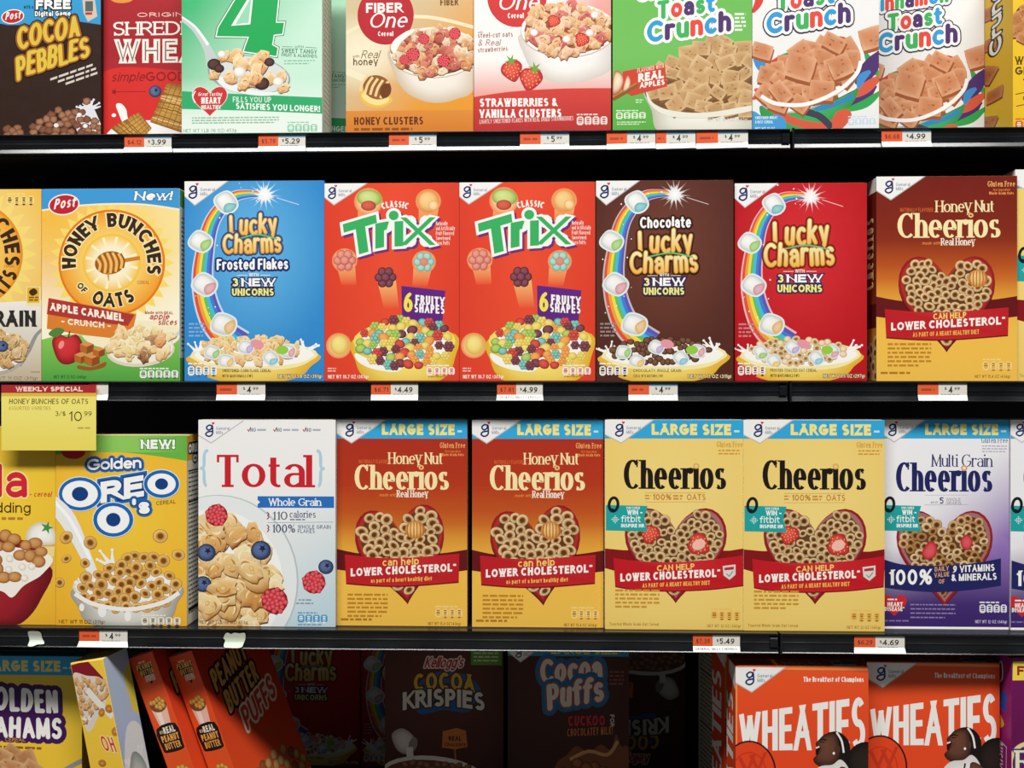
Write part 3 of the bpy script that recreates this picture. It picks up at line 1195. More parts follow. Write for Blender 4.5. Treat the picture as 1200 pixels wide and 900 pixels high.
for x, y, r in ((276, 66, 11), (263, 66, 9), (282, 75, 12), (302, 75, 15), (270, 90, 9), (300, 84, 14), (318, 92, 9), (292, 95, 11), (286, 99, 9), (330, 90, 9), (332, 104, 9), (252, 86, 8), (310, 66, 9)):
    a.flake(x, y, r, fl)
for x, y, r in ((251, 75, 8), (316, 73, 6), (307, 98, 9), (257, 80, 6)): a.ball(x, y, r, r * .85, '#1c1013', '#5a3a34')
for x, y, r in ((281, 84, 7.5), (326, 96, 6.5), (260, 63, 5)): a.ball(x, y, r, r * .85, '#cdbfae', '#fbf6ee')
a.flake(284, 101, 8, fl); a.flake(300, 92, 9, fl)
a.nutri(337, 146, 36, 9, 4, '#8cc6a2', '#f2f8f0')
green4 = Box(a, Z1, 0, .062, ('#bfe6cd', '#35ad6c', '#dfe9de', '#dbe2d8', '#35ad6c'),
             'pale green cereal box with a big green 4 and a spoonful of flakes')
b = Art(0, 0, 100, 420, 2)
b.fine(22, 20, 80, 34, 11, '#a9b7ab', 4)
green4.side(b, 'right')
green4.again('pale green cereal box standing in shadow behind the box with the big 4', ray(377.5, 0, .10).x - green4.W / 2 + .044, .1095, Z1)

# --- orange high fibre honey box
a = Art(405.5, -72, 555, 155, 14)
a.grid(lambda x, y: mix(mix('#cdb78d', '#e3912c', (x - 430) / 130 + (y - 60) / 130), '#f1e3c2', max(0, 1 - ((x - 425) / 55) ** 2 - ((y - 62) / 45) ** 2)), 12, 16)
a.line([(405, 38), (440, 24), (500, 20), (560, 34)], 4, '#ecdcb4', smooth=5)
a.p('cereal_picture')
a.fan(catmull([(457, 58), (462, 86), (474, 106), (492, 117), (512, 121), (534, 117), (556, 104), (558, 52), (508, 70)], 5), '#c9b49a', '#f7f0e6', 0, -10)
a.ell(509, 62, 52.5, 30, '#b49a80'); a.ell(509, 61.5, 52, 29.5, '#f6efe4'); a.ell(509, 62, 49, 26.5, '#7c3a26')
pal = [('#8a4120', '#c9783f', '#e7b483'), ('#7d2a20', '#b84a3a', '#d98570'), ('#9a6a3a', '#d8b287', '#f3e0c4')]
a.pile(oval(509, 60, 47, 27), (460, 32, 556, 92), 7, lambda x, y: a.flake(x, y, a.rng.uniform(6.5, 9.5), a.rng.choice(pal)), 700)
for x, y, r in ((497, 46, 6.5), (484, 64, 8), (533, 40, 7), (520, 72, 7.5), (474, 70, 6)): a.raspberry(x, y, r)
a.p('honey_picture')
a.smooth([(421, 108), (432, 101), (452, 108), (460, 118), (446, 126), (428, 122)], '#e9b34a'); a.smooth([(424, 110), (436, 104), (452, 111), (456, 118), (444, 123), (430, 119)], '#f7d98a')
a.line([(405, 82), (428, 92)], 8, '#efe0bb'); a.ell(442, 102, 17, 14, '#8a5526', .35)
for i in range(5):
    u = -13 + i * 6
    a.line([(439 + u + 5, 92 + u * .3), (438 + u, 101 + u * .36), (440 + u - 5, 111 + u * .36)], 3, '#eec98c', smooth=4)
a.ell(452, 106, 6.5, 9, '#6a3a18', .3)
a.p('round_badge')
a.ell(452, 17.5, 33, 34.5, '#a5222c', 0, 40); a.ell(452, 17.5, 32, 33.4, '#b3242e', 0, 40)
a.text('FIBER', 429, 472, 14.5, 11.5, '#f7f0e6', v=.23); a.text('One', 432, 476, 32, 17.5, '#f9f4ec', v=.15, hz=.09, slant=.25); a.text('Cereal', 443, 461, 42, 5.6, '#f7f0e6', v=.22)
# the bowl stands in front of the badge
a.p('cereal_picture')
a.smooth([(458, 56), (463, 46), (478, 36), (486, 36), (470, 50), (463, 62)], '#f6efe4')
a.p('claim_lettering')
a.text('FIBER', 516, 537, 7, 8, '#6b4418', v=.2); a.text('with', 413, 421, 67, 3.4, '#6b4a22', v=.12, slant=.2); a.text('Real', 423, 444, 68, 9.5, '#6b4a22', v=.1, slant=.3); a.text('honey', 414, 443, 76, 8.5, '#5a3714', v=.16)
a.p('name_band')
a.vgrad([(128, '#d98436'), (156, '#cf7428')], (405.5, 129.5, 555, 155))
a.text('HONEY CLUSTERS', 415, 496, 146, 9.2, '#5b2a17', v=.21); a.fine(415, 149.6, 500, 1, 3, '#8d4a20', 3.2)
fibre_honey = Box(a, Z1, .004, .058, ('#e3912c', '#cdb78d', '#d9b067', '#c98a3c', '#cdb78d'),
                  'orange bran flake cereal box with a honey dipper, beside the white strawberry one')

# --- white and red high fibre strawberry box
a = Art(555.5, -72, 716, 154, 15)
a.grid(lambda x, y: mix('#f3eeea', '#e79a90', max((y - 70) / 40, (x - 650) / 60 + .2 - abs(y - 10) / 90)), 10, 16)
a.p('round_badge')
a.ell(606, -4.5, 35, 36, '#bf2f30', 0, 40); a.ell(606, -4.5, 34, 34.8, '#cb3434', 0, 40)
a.text('FIBER', 583, 627, -9, 11.5, '#f7f0e6', v=.23); a.text('One', 583, 631, 11, 19, '#f9f4ec', v=.15, hz=.09, slant=.25); a.text('Cereal', 595, 614, 21, 6.2, '#f7f0e6', v=.22)
a.p('cereal_picture')
a.fan(catmull([(610, 40), (615, 66), (626, 84), (645, 95), (668, 98), (694, 93), (718, 78), (718, 30), (664, 60)], 5), '#cfc3ba', '#fbf8f4', 0, -8)
a.ell(666, 36, 56, 32, '#bba79a'); a.ell(666, 35.5, 55.3, 31.4, '#f7f2ec'); a.ell(666, 36, 51.5, 28, '#9a4a2c')
pal = [('#9a4f28', '#d58a50', '#f0c795'), ('#a85a34', '#dc9a68', '#f5d5b0'), ('#8f2d2a', '#c14a44', '#dc8075')]
a.pile(oval(666, 34, 49, 29), (612, 4, 716, 66), 7, lambda x, y: a.flake(x, y, a.rng.uniform(6.5, 10), pal[min(2, int(a.rng.random() * 2.4))]), 700)
for x, y, r in ((649, 25, 8), (682, 47, 9)): a.strawberry(x, y, r, .6, False)
for x, y in ((664, 46), (691, 39), (697, 18), (626, 38)): a.ball(x, y, 4.6, 4.2, '#cfc5bd', '#ffffff')
a.p('strawberry_picture')
a.strawberry(600, 82, 13.5, -.2); a.strawberry(622, 92, 14.5, .3)
a.p('claim_lettering')
a.text('with', 560, 566, 38.5, 3, '#8d6a62', v=.14); a.text('steel-cut oats', 560, 601, 44, 6.4, '#9b5a50', v=.15, slope=.03); a.text('& Real', 560, 586, 53, 7.5, '#9b5a50', v=.12, slant=.2); a.text('strawberries', 560, 595, 61, 6, '#9b5a50', v=.15, slope=.05)
a.p('name_band')
a.poly(catmull([(555, 113), (600, 107), (660, 104), (717, 104)], 6, False) + [(717, 155), (555, 155)], lambda x, y: mix('#d04038', '#b02c2a', (y - 100) / 55))
a.text('STRAWBERRIES &', 562, 653, 124.5, 9.6, '#faf3ee', v=.24); a.text('VANILLA CLUSTERS', 562, 658, 137.5, 9.8, '#faf3ee', v=.24); a.text('LIGHTLY SWEETENED FLAKES WITH REAL DRIED STRAWBERRIES', 562, 672, 144.5, 5, '#f3d5cd', v=.16, slope=.03)
a.nutri(676, 137, 37, 10, 4, '#f0dcd4', '#b8413a')
fibre_straw = Box(a, Z1, 0, .058, ('#f3eeea', '#f3eeea', '#e8d4cc', '#e8d4cc', '#f3eeea'),
                  'white and red bran flake cereal box with strawberries, beside the orange honey one')

# --- lime green apple squares box
CT = ['#3aa857', '#e0453c', '#4a2f66', '#3aa857', '#2f93cf']
CC = ['#2f93cf', '#4a2f66', '#3aa857', '#e0453c', '#2f93cf', '#4a2f66']
CN = ['#4a2f66', '#2f93cf', '#e0453c', '#3aa857', '#4a2f66', '#e0453c', '#2f93cf', '#3aa857']


def crunch_title(a, ox, oy, edge):
    o = [(4.6, edge), (3.2, '#f7f6f2')] if edge else [(3.4, '#f5f4ee')]
    a.p('title_lettering')
    K = dict(v=.24, hz=.22, rnd=True, sp=.05, out=o, slope=.13)
    a.text('Cinnamon', ox - 12, ox + 88, oy - 24, 20, '#3aa857', cols=CN, **K)
    a.text('Toast', ox + 12, ox + 80, oy - 1, 22, '#3aa857', cols=CT, **K)
    a.text('Crunch', ox, ox + 99, oy + 26, 25, '#3aa857', cols=CC, **K)


a = Art(718, -80, 881, 152, 16)
a.vgrad([(-80, '#5aac46'), (60, '#6cb556'), (152, '#55a541')])
a.p('cereal_picture')
a.fan(catmull([(757, 104), (764, 130), (770, 152), (800, 158), (884, 158), (884, 100), (820, 122)], 5), '#b9b5a2', '#efece0', 0, 5)
a.smooth([(757, 103), (768, 122), (800, 133), (840, 133), (884, 122), (884, 60), (800, 70)], '#6d4a2b')
pal = ('#7d5630', '#bd9160', '#e0bd8c')
a.pile(lambda x, y: y > 103 - 58 * sin(min(1, (x - 755) / 95) * pi / 2) and y < 104 + 26 * sin(min(1, max(0, (x - 757) / 60)) * pi / 2), (762, 48, 881, 132), 11.5,
       lambda x, y: a.square(x, y, a.rng.uniform(8.5, 11.5), pal), 900)
a.smooth([(757, 104), (766, 121), (790, 130), (830, 132), (884, 124), (884, 130), (830, 138), (784, 136), (762, 122)], '#e6e2d2')
crunch_title(a, 758, 24, None)
a.p('flavour_banner')
a.poly([(730, 83), (779, 74), (782, 101), (740, 112), (728, 104)], '#c8402f')
a.text('FLAVORED WITH', 747, 778, 85, 5, '#f5d9c4', v=.2, slope=.19); a.text('REAL', 748, 778, 96, 10, '#fbf3e6', v=.26, slope=.16); a.text('APPLES', 750, 779, 103, 6.4, '#fbf3e6', v=.24, slope=.14)
a.p('apple_picture')
a.line([(718, 116), (748, 99)], 4, '#8a5226'); a.line([(718, 113), (746, 97)], 1.6, '#b37a42')
a.fan(catmull([(722, 82), (729, 86), (731, 96), (726, 107), (718, 110), (718, 92)], 5), '#b5332c', '#f3e6bd', 0, -3); a.fan(catmull([(735, 88), (739, 94), (737, 103), (730, 106)], 5), '#c05a3c', '#f3e6bd')
a.p('small_print')
a.fine(861, 16, 874, 5, 4.6, '#e8efe0', 2.4); a.fine(745, 116, 754, 2, 2.6, '#d3e6c4', 1.3)
a.text('NET WT 19.3 OZ (547g)', 829, 876, 142.5, 4, '#cfcab6', v=.14)
a.nutri(722, 131, 36, 8, 4, '#d8ecc8', '#4f9a3c'); a.fine(723, 142, 757, 2, 2.4, '#cfe6bd', 1.2)
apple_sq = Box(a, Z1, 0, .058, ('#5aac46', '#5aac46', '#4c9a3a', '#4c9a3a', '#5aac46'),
               'lime green apple flavour toast squares box with a white bowl, top shelf')

# --- white cinnamon squares boxes
a = Art(881.5, -92, 1030, 152, 17)
a.vgrad([(-92, '#eceae8'), (152, '#e9e7e4')])
a.p('swirl_print')
for pts, w, cc in (([(884, 62), (892, 72), (905, 74), (918, 66), (934, 63)], 5, '#c9442f'), ([(884, 68), (893, 78), (900, 82)], 7, '#3d86c6'), ([(913, 67), (923, 64), (935, 61)], 3.6, '#2f9c4c'),
                   ([(950, 54), (966, 48), (985, 45), (1000, 50)], 3.2, '#cf3f33'), ([(1014, 62), (1022, 78), (1030, 90)], 6, '#2f9c4c'), ([(1032, 62), (1018, 82), (1004, 100)], 12, '#4a2f66'),
                   ([(884, -20), (890, -2), (882, 14)], 6, '#cf3f33'), ([(1026, 100), (1008, 116), (985, 128)], 10, '#4a2f66'), ([(1032, 90), (1014, 104), (996, 114)], 8, '#d3553c'), ([(1020, 84), (1010, 92), (1006, 104)], 6, '#3d86c6'),
                   ([(1032, 108), (1014, 122), (990, 130)], 6, '#2f9c4c'), ([(882, 116), (890, 108), (884, 104)], 5, '#d3553c')):
    a.line(pts, lambda t, w=w: w * (.4 + 1.2 * sin(pi * min(.98, max(.05, t)))), cc, smooth=5)
a.p('bowl_picture')
a.fan(catmull([(890, 124), (915, 132), (950, 126), (990, 112), (1006, 104), (1000, 120), (980, 140), (950, 156), (905, 156)], 5), '#2f8a48', '#3da457')
a.line([(905, 126), (930, 142), (965, 148), (985, 140)], 9, '#d3553c', smooth=5); a.line([(940, 130), (960, 136), (975, 150)], 8, '#3a3a4a', smooth=5); a.line([(955, 128), (980, 122), (1000, 112)], 6, '#2f7fb4', smooth=5)
a.smooth([(978, 134), (992, 128), (998, 136), (988, 150), (976, 152)], '#d3553c')
a.smooth([(881, 130), (896, 137), (910, 134), (920, 140), (918, 154), (881, 156)], '#3f93d0')
a.ell(948, 92, 64, 34, '#b9b2aa', -.42, 36); a.ell(948, 91, 63, 33, '#f6f4f0', -.42, 36); a.ell(948, 90, 57, 27.5, '#e6ddd2', -.42, 36)
a.p('cereal_picture')
pal = ('#96512f', '#c98056', '#e3ab85')
tilted = lambda x, y: oval(0, 0, 57, 31)((x - 946) * cos(.45) - (y - 86) * sin(.45), (x - 946) * sin(.45) + (y - 86) * cos(.45))
a.pile(tilted, (893, 44, 1006, 126), 12.5, lambda x, y: a.square(x, y, a.rng.uniform(10, 13.5), pal), 700)
for x, y, r, ro in ((938, 78, 16, .3), (977, 50, 13, .5), (893, 59, 12, .3), (1021, 45, 13, -.3), (963, 106, 14, .1), (915, 108, 13, .9), (985, 78, 13, -.4)): a.square(x, y, r, pal, ro)
a.line([(892, 112), (910, 121), (945, 122), (980, 108), (1003, 88), (1009, 72)], 4.6, '#f6f4f0', smooth=6)
crunch_title(a, 898, 14, '#2d2140')
a.p('small_print')
a.text('SWEETENED WHEAT', 885, 911, 139, 3.2, '#e9f1f5', v=.16); a.text('& RICE CEREAL', 885, 906, 144, 3.2, '#e9f1f5', v=.16); a.text('NET WT 12 OZ', 885, 908, 151.5, 3, '#e9f1f5', v=.16)
a.nutri(994, 139, 33, 8, 4, '#bcd3e4', '#f2f4f4')
cinn = Box(a, Z1, .002, .058, ('#eceae8', '#eceae8', '#d5cfc8', '#d5cfc8', '#eceae8'),
           'white cinnamon squares cereal box with swirls, in front beside the lime green box')
cinn.again('white cinnamon squares cereal box set back in shade, next to the yellow box', ray(1153.5, 0, .085).x - cinn.W / 2, .085, Z1)

# --- yellow wholegrain box at the end
a = Art(1187, -60, 1340, 152, 18)
a.vgrad([(-60, '#eec02c'), (152, '#e7b426')])
a.p('cereal_picture')
a.ell(1202, 28, 15, 24, '#6d3a1c'); a.pile(oval(1202, 28, 13, 21), (1188, 8, 1216, 50), 8, lambda x, y: a.square(x, y, 8, ('#7d4422', '#b06c3c', '#d39a68')), 200)
a.p('claim_lettering')
a.text('WHOLE', 1189.5, 1232, 75, 9.5, '#4c3a12', v=.22); a.text('GRAIN', 1189.5, 1228, 87, 9.5, '#4c3a12', v=.22); a.text('12g', 1198, 1222, 101, 11, '#4c3a12', v=.22)
a.line([(1190, 110), (1214, 105)], 1, '#4c3a12'); a.line([(1191, 124), (1214, 119)], 1, '#4c3a12'); a.text('per', 1199, 1210, 116, 5, '#4c3a12', v=.16)
a.nutri(1190, 141, 40, 9, 4, '#c8442c', '#f7e6c0')
yellow_end = Box(a, Z1, 0, .085, ('#eec02c', '#e7b426', '#d6a51f', '#d6a51f', '#eec02c'),
                 'yellow wholegrain cereal box with brown squares on its side, rightmost on the top shelf')
b = Art(0, 0, 100, 700, 19)
b.vgrad([(0, '#e0ae22'), (700, '#e9ba28')])
b.p('cereal_picture')
for x, y, r, ro in ((20, 300, 26, .3), (8, 420, 34, .7), (36, 520, 30, .1), (10, 620, 34, .5), (30, 690, 26, .2), (14, 170, 26, .4)): b.square(x, y, r, ('#7d4020', '#b5662f', '#cf8a50'), ro)
b.p('title_lettering')
b.text('Crunch', -360, -40, 62, 46, '#f2eee0', v=.24, rnd=True, out=[(6, '#231a12')], warp=lambda X, Y: (Y, -X))
yellow_end.side(b, 'left')
# ================================================================== shelf two
# --- golden granola box at the left edge
a = Art(-112, 222, 48.3, 446.5, 21)
a.grid(lambda x, y: mix(mix('#eeb02f', '#f7e3a0', 1 - hypot(x + 36, y - 297) / 120), '#e6a52c', 0), 12, 14)
a.p('sun_print')
a.star(-36, 298, 64, 80, 30, '#f5d46a'); a.ell(-36, 298, 63, 63, '#e08a26', 0, 44); a.fan(disc_pts(-36, 298, 60, 60, 40), '#ee9a2c', '#f8c860', 0, 0)
a.p('title_lettering')
a.arctext('HONEY BUNCHES', -36, 298, 42, 92, 18, '#33231a', span=215, v=.22); a.arctext('OATS', -36, 298, 62, -48, 18, '#33231a', span=52, v=.24, inner=True)
a.text('CEREAL', 5, 17, 313.5, 3, '#9a5a1c', v=.14)
a.p('lower_panel')
a.poly(catmull([(-112, 362), (-40, 357), (10, 354), (49, 352)], 4, False) + [(49, 447), (-112, 447)], lambda x, y: mix('#ece7dc', '#b9a88a', (y - 375) / 70))
a.text('WHOLE GRAIN', -104, 42, 383, 19, '#2a2522', v=.25, sp=.1)
a.p('cereal_picture')
a.line([(60, 380), (44, 391), (34, 410), (22, 428)], lambda t: 2.5 + 4 * t, '#8c8a88', smooth=5); a.ell(0, 415, 34, 24, '#a7a39c', -.3); a.ell(-1, 413, 32, 22, '#eceae4', -.3)
a.pile(oval(-6, 408, 36, 20), (-40, 388, 30, 428), 6.5, lambda x, y: a.flake(x, y, a.rng.uniform(6, 9), ('#7a4f22', '#b98648', '#e5c48a')), 300)
a.blueberry(3, 406, 7); a.flake(16, 402, 9, ('#7a4f22', '#c2935a', '#e9cf9d')); a.flake(20, 414, 8, ('#7a4f22', '#c2935a', '#e9cf9d')); a.line([(36, 436), (47, 436)], .8, '#6a5c48')
a.p('seal_print')
a.rect(31, 336, 47.6, 359, '#e9dca8'); a.rect(32, 337, 46, 355, '#e2a92c'); a.smooth([(34, 342), (40, 338), (44, 343), (38, 347)], '#3a2a18'); a.fine(34, 348, 45, 2, 3, '#6a4a18', 1.6)
a.nutri(8, 230, 33, 10, 4, '#f2d67a', '#5a3c14')
a.p('small_print'); a.text('NET WT 11 OZ (311g)', -20, 44, 445, 3.6, '#6d5c40', v=.14)
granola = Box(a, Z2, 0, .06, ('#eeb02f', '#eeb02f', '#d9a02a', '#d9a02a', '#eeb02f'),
              'golden whole grain granola cereal box with spoon, leftmost on the middle shelf')

# --- apple caramel oat bunches box
a = Art(48.8, 221, 210.3, 447, 22)
a.grid(lambda x, y: mix('#fdf3d2', mix('#f0aa2c', '#f7cf68', (x - 49) / 160), max(0, .95 - ((x - 108) / 95) ** 2 * .25 - ((y - 262) / 120) ** 2)) if y > 300 else mix('#f2b237', '#fbe6a0', hypot(x - 60, y - 250) / 190), 12, 18)
a.p('lower_panel')
a.poly(catmull([(48, 398), (80, 392), (120, 396), (165, 402), (211, 390)], 6, False) + [(211, 448), (48, 448)], lambda x, y: mix('#7cc04e', '#4a9a3e', (y - 395) / 50))
a.smooth([(98, 382), (150, 376), (205, 380), (205, 402), (150, 412), (105, 402)], '#f7e9c0')
a.p('sun_print')
a.star(131, 308, 62, 73, 32, '#f7d566'); a.ell(131, 308, 62.5, 62.5, '#e0701f', 0, 48); a.fan(disc_pts(131, 308, 60, 60, 48), '#f09426', '#fbd46a', 0, 0)
a.ell(131, 308, 34, 34, '#f6b93f', 0, 36); a.fan(disc_pts(131, 308, 32.5, 32.5, 32), '#f4bf4a', '#fffbe2', 0, 0)
for i in range(12): a.line([(131, 308), (131 + 31 * cos(i * pi / 6 + .2), 308 + 31 * sin(i * pi / 6 + .2))], lambda t: .3 + 3.2 * t, '#fdf0b8', up=(i == 0))
a.p('honey_picture'); a.dipper(129, 308, 17, -.16); a.line([(127, 320), (127.5, 329)], lambda t: 2.6 - 1.6 * t, '#d98a2c')
a.p('title_lettering')
for g, cc in ((1.3, '#fbe2a0'), (0, '#33231a')):
    k = dict(out=[(g, cc)]) if g else {}
    a.arctext('HONEY', 131, 308, 42, 148, 16.5, cc, span=78, v=.23, sp=.1, **k)
    a.arctext('BUNCHES', 131, 308, 42, 40, 16.5, cc, span=112, v=.23, sp=.1, **k)
    a.arctext('OATS', 131, 308, 52, -88, 16.5, cc, span=62, v=.25, inner=True, **k)
    a.arctext('OF', 131, 308, 49, -140, 7.5, cc, v=.24, inner=True, **k)
a.text('CEREAL', 161, 175, 333, 4, '#b06a1e', v=.15)
a.p('top_band')
a.poly([(48, 220), (211, 220), (211, 247)] + catmull([(211, 247), (170, 241), (130, 240), (90, 242), (49, 247)], 5, False), '#f4e9c8')
a.poly([(48, 220), (211, 220), (211, 245)] + catmull([(211, 245), (170, 239), (130, 238), (90, 240), (49, 245)], 5, False), '#3a8fce')
a.text('New!', 157, 201, 235, 10.5, '#fbf8f0', v=.24, slant=.2, out=[(.9, '#2a6ba6')])
a.p('corner_logo')
a.ell(75, 239.5, 18.5, 12.5, '#f4ebe0', -.12); a.ell(75, 239.5, 17, 11, '#b81f2c', -.12); a.text('Post', 63, 88, 245, 12, '#fbf3ea', v=.17, slant=.22, slope=.12)
a.p('flavour_banner')
a.poly([(57, 349), (100, 357), (160, 368), (157, 382), (140, 397), (95, 392), (55, 385)], '#d9772a'); a.poly([(57, 349), (100, 357), (158, 369), (150, 382), (100, 376), (55, 368)], '#a8332c')
a.text('APPLE CARAMEL', 59, 145, 363.5, 9, '#fbf0dc', v=.25, slope=-.155); a.text('- CRUNCH -', 72, 130, 379.5, 7, '#fbf0dc', v=.22, slope=-.1)
a.p('apple_picture')
a.fan(catmull([(61, 400), (70, 392), (79, 395), (90, 392), (97, 404), (92, 420), (80, 427), (68, 422)], 5), '#7d1218', '#d8353a', -5, -6)
a.line([(80, 396), (82, 388)], 1.6, '#5a3a1c'); a.smooth([(57, 391), (66, 384), (76, 387), (66, 395)], '#4c7d34')
a.ell(72, 404, 3, 5, '#f08a80', .4)
for x, y, s in ((102, 408, 8), (95, 420, 7.5), (108, 422, 9), (116, 413, 7)):
    a.poly([(x - s, y - s * .6), (x, y - s), (x + s, y - s * .6), (x, y - s * .2)], '#d98a4a'); a.poly([(x - s, y - s * .6), (x, y - s * .2), (x, y + s * .8), (x - s, y + s * .4)], '#b0602a'); a.poly([(x, y - s * .2), (x + s, y - s * .6), (x + s, y + s * .4), (x, y + s * .8)], '#8c4519')
a.smooth([(92, 428), (108, 430), (124, 424), (122, 430), (106, 434), (92, 432)], '#9a4e1e')
a.p('cereal_picture')
a.line([(214, 387), (202, 397), (196, 408)], 4, '#c9ccc8', smooth=4); a.ell(165, 411, 40, 19, '#d9cfb2', -.08); a.ell(165, 409, 38, 17, '#f2ead2', -.08)
pal = [('#b57a34', '#e3b66c', '#f7e2b0'), ('#c79a4e', '#efd08a', '#fbeec6'), ('#5a2f1a', '#8c5a38', '#c79a70')]
a.pile(oval(166, 403, 38, 17), (128, 386, 204, 424), 8, lambda x, y: a.flake(x, y, a.rng.uniform(7, 10.5), pal[min(2, int(a.rng.random() * 2.5))]), 400)
a.flake(151, 410, 9, pal[1]); a.flake(188, 399, 10, ('#b4522a', '#e08a4a', '#f3c48a'))
a.p('claim_lettering')
a.text('Made with REAL', 170, 203, 368, 3.6, '#a4302c', v=.2, slope=-.02); a.text('apple', 175, 198, 374.5, 7, '#b8322e', v=.18, slant=.25); a.text('slices', 185, 207, 381, 7, '#b8322e', v=.18, slant=.25)
a.nutri(164, 434, 46, 9, 5, '#eef3e4', '#2f5a2a'); a.p('small_print'); a.text('NET WT 12 OZ (340g)', 63, 101, 443.5, 3.8, '#1f4a20', v=.15)
oats = Box(a, Z2, .001, .055, ('#f2b237', '#f2b237', '#4a9a3e', '#e8efe2', '#3a8fce'),
           'yellow and green oat bunches cereal box with an apple and a sun')
b = Art(0, 0, 100, 500, 3); b.rect(0, 0, 100, 45, '#69b04a'); b.rect(0, 440, 100, 500, '#69b04a'); b.fine(12, 70, 90, 30, 12, '#6f7f6c', 5); oats.side(b, 'right')


# --- marshmallow boxes
def marsh(a, x, y, s, tint, rot=0.0):
    """a plain pale marshmallow with a coloured corner and a soft glow of sugar round it"""
    T = lambda q: (x + s * (q[0] * cos(rot) - q[1] * sin(rot)), y + s * (q[0] * sin(rot) + q[1] * cos(rot)))
    a.smooth([T(q) for q in ((-1.15, -.15), (-.5, -1.0), (.3, -.95), (1.15, -.35), (1.1, .5), (.45, 1.1), (-.5, .95), (-1.15, .5))], '#dfe9ea', 4)
    a.fan(catmull([T(q) for q in ((-1, -.2), (-.5, -.85), (.25, -.8), (1, -.3), (.95, .45), (.35, .95), (-.4, .8), (-1, .4))], 4), '#b9c0c0', '#fdfbf6', -s * .3, -s * .3)
    a.fan(catmull([T(q) for q in ((.2, .0), (.95, -.25), (.92, .45), (.35, .92), (.0, .5))], 4), mix(tint, '#555', .2), mix(tint, '#fff', .25))


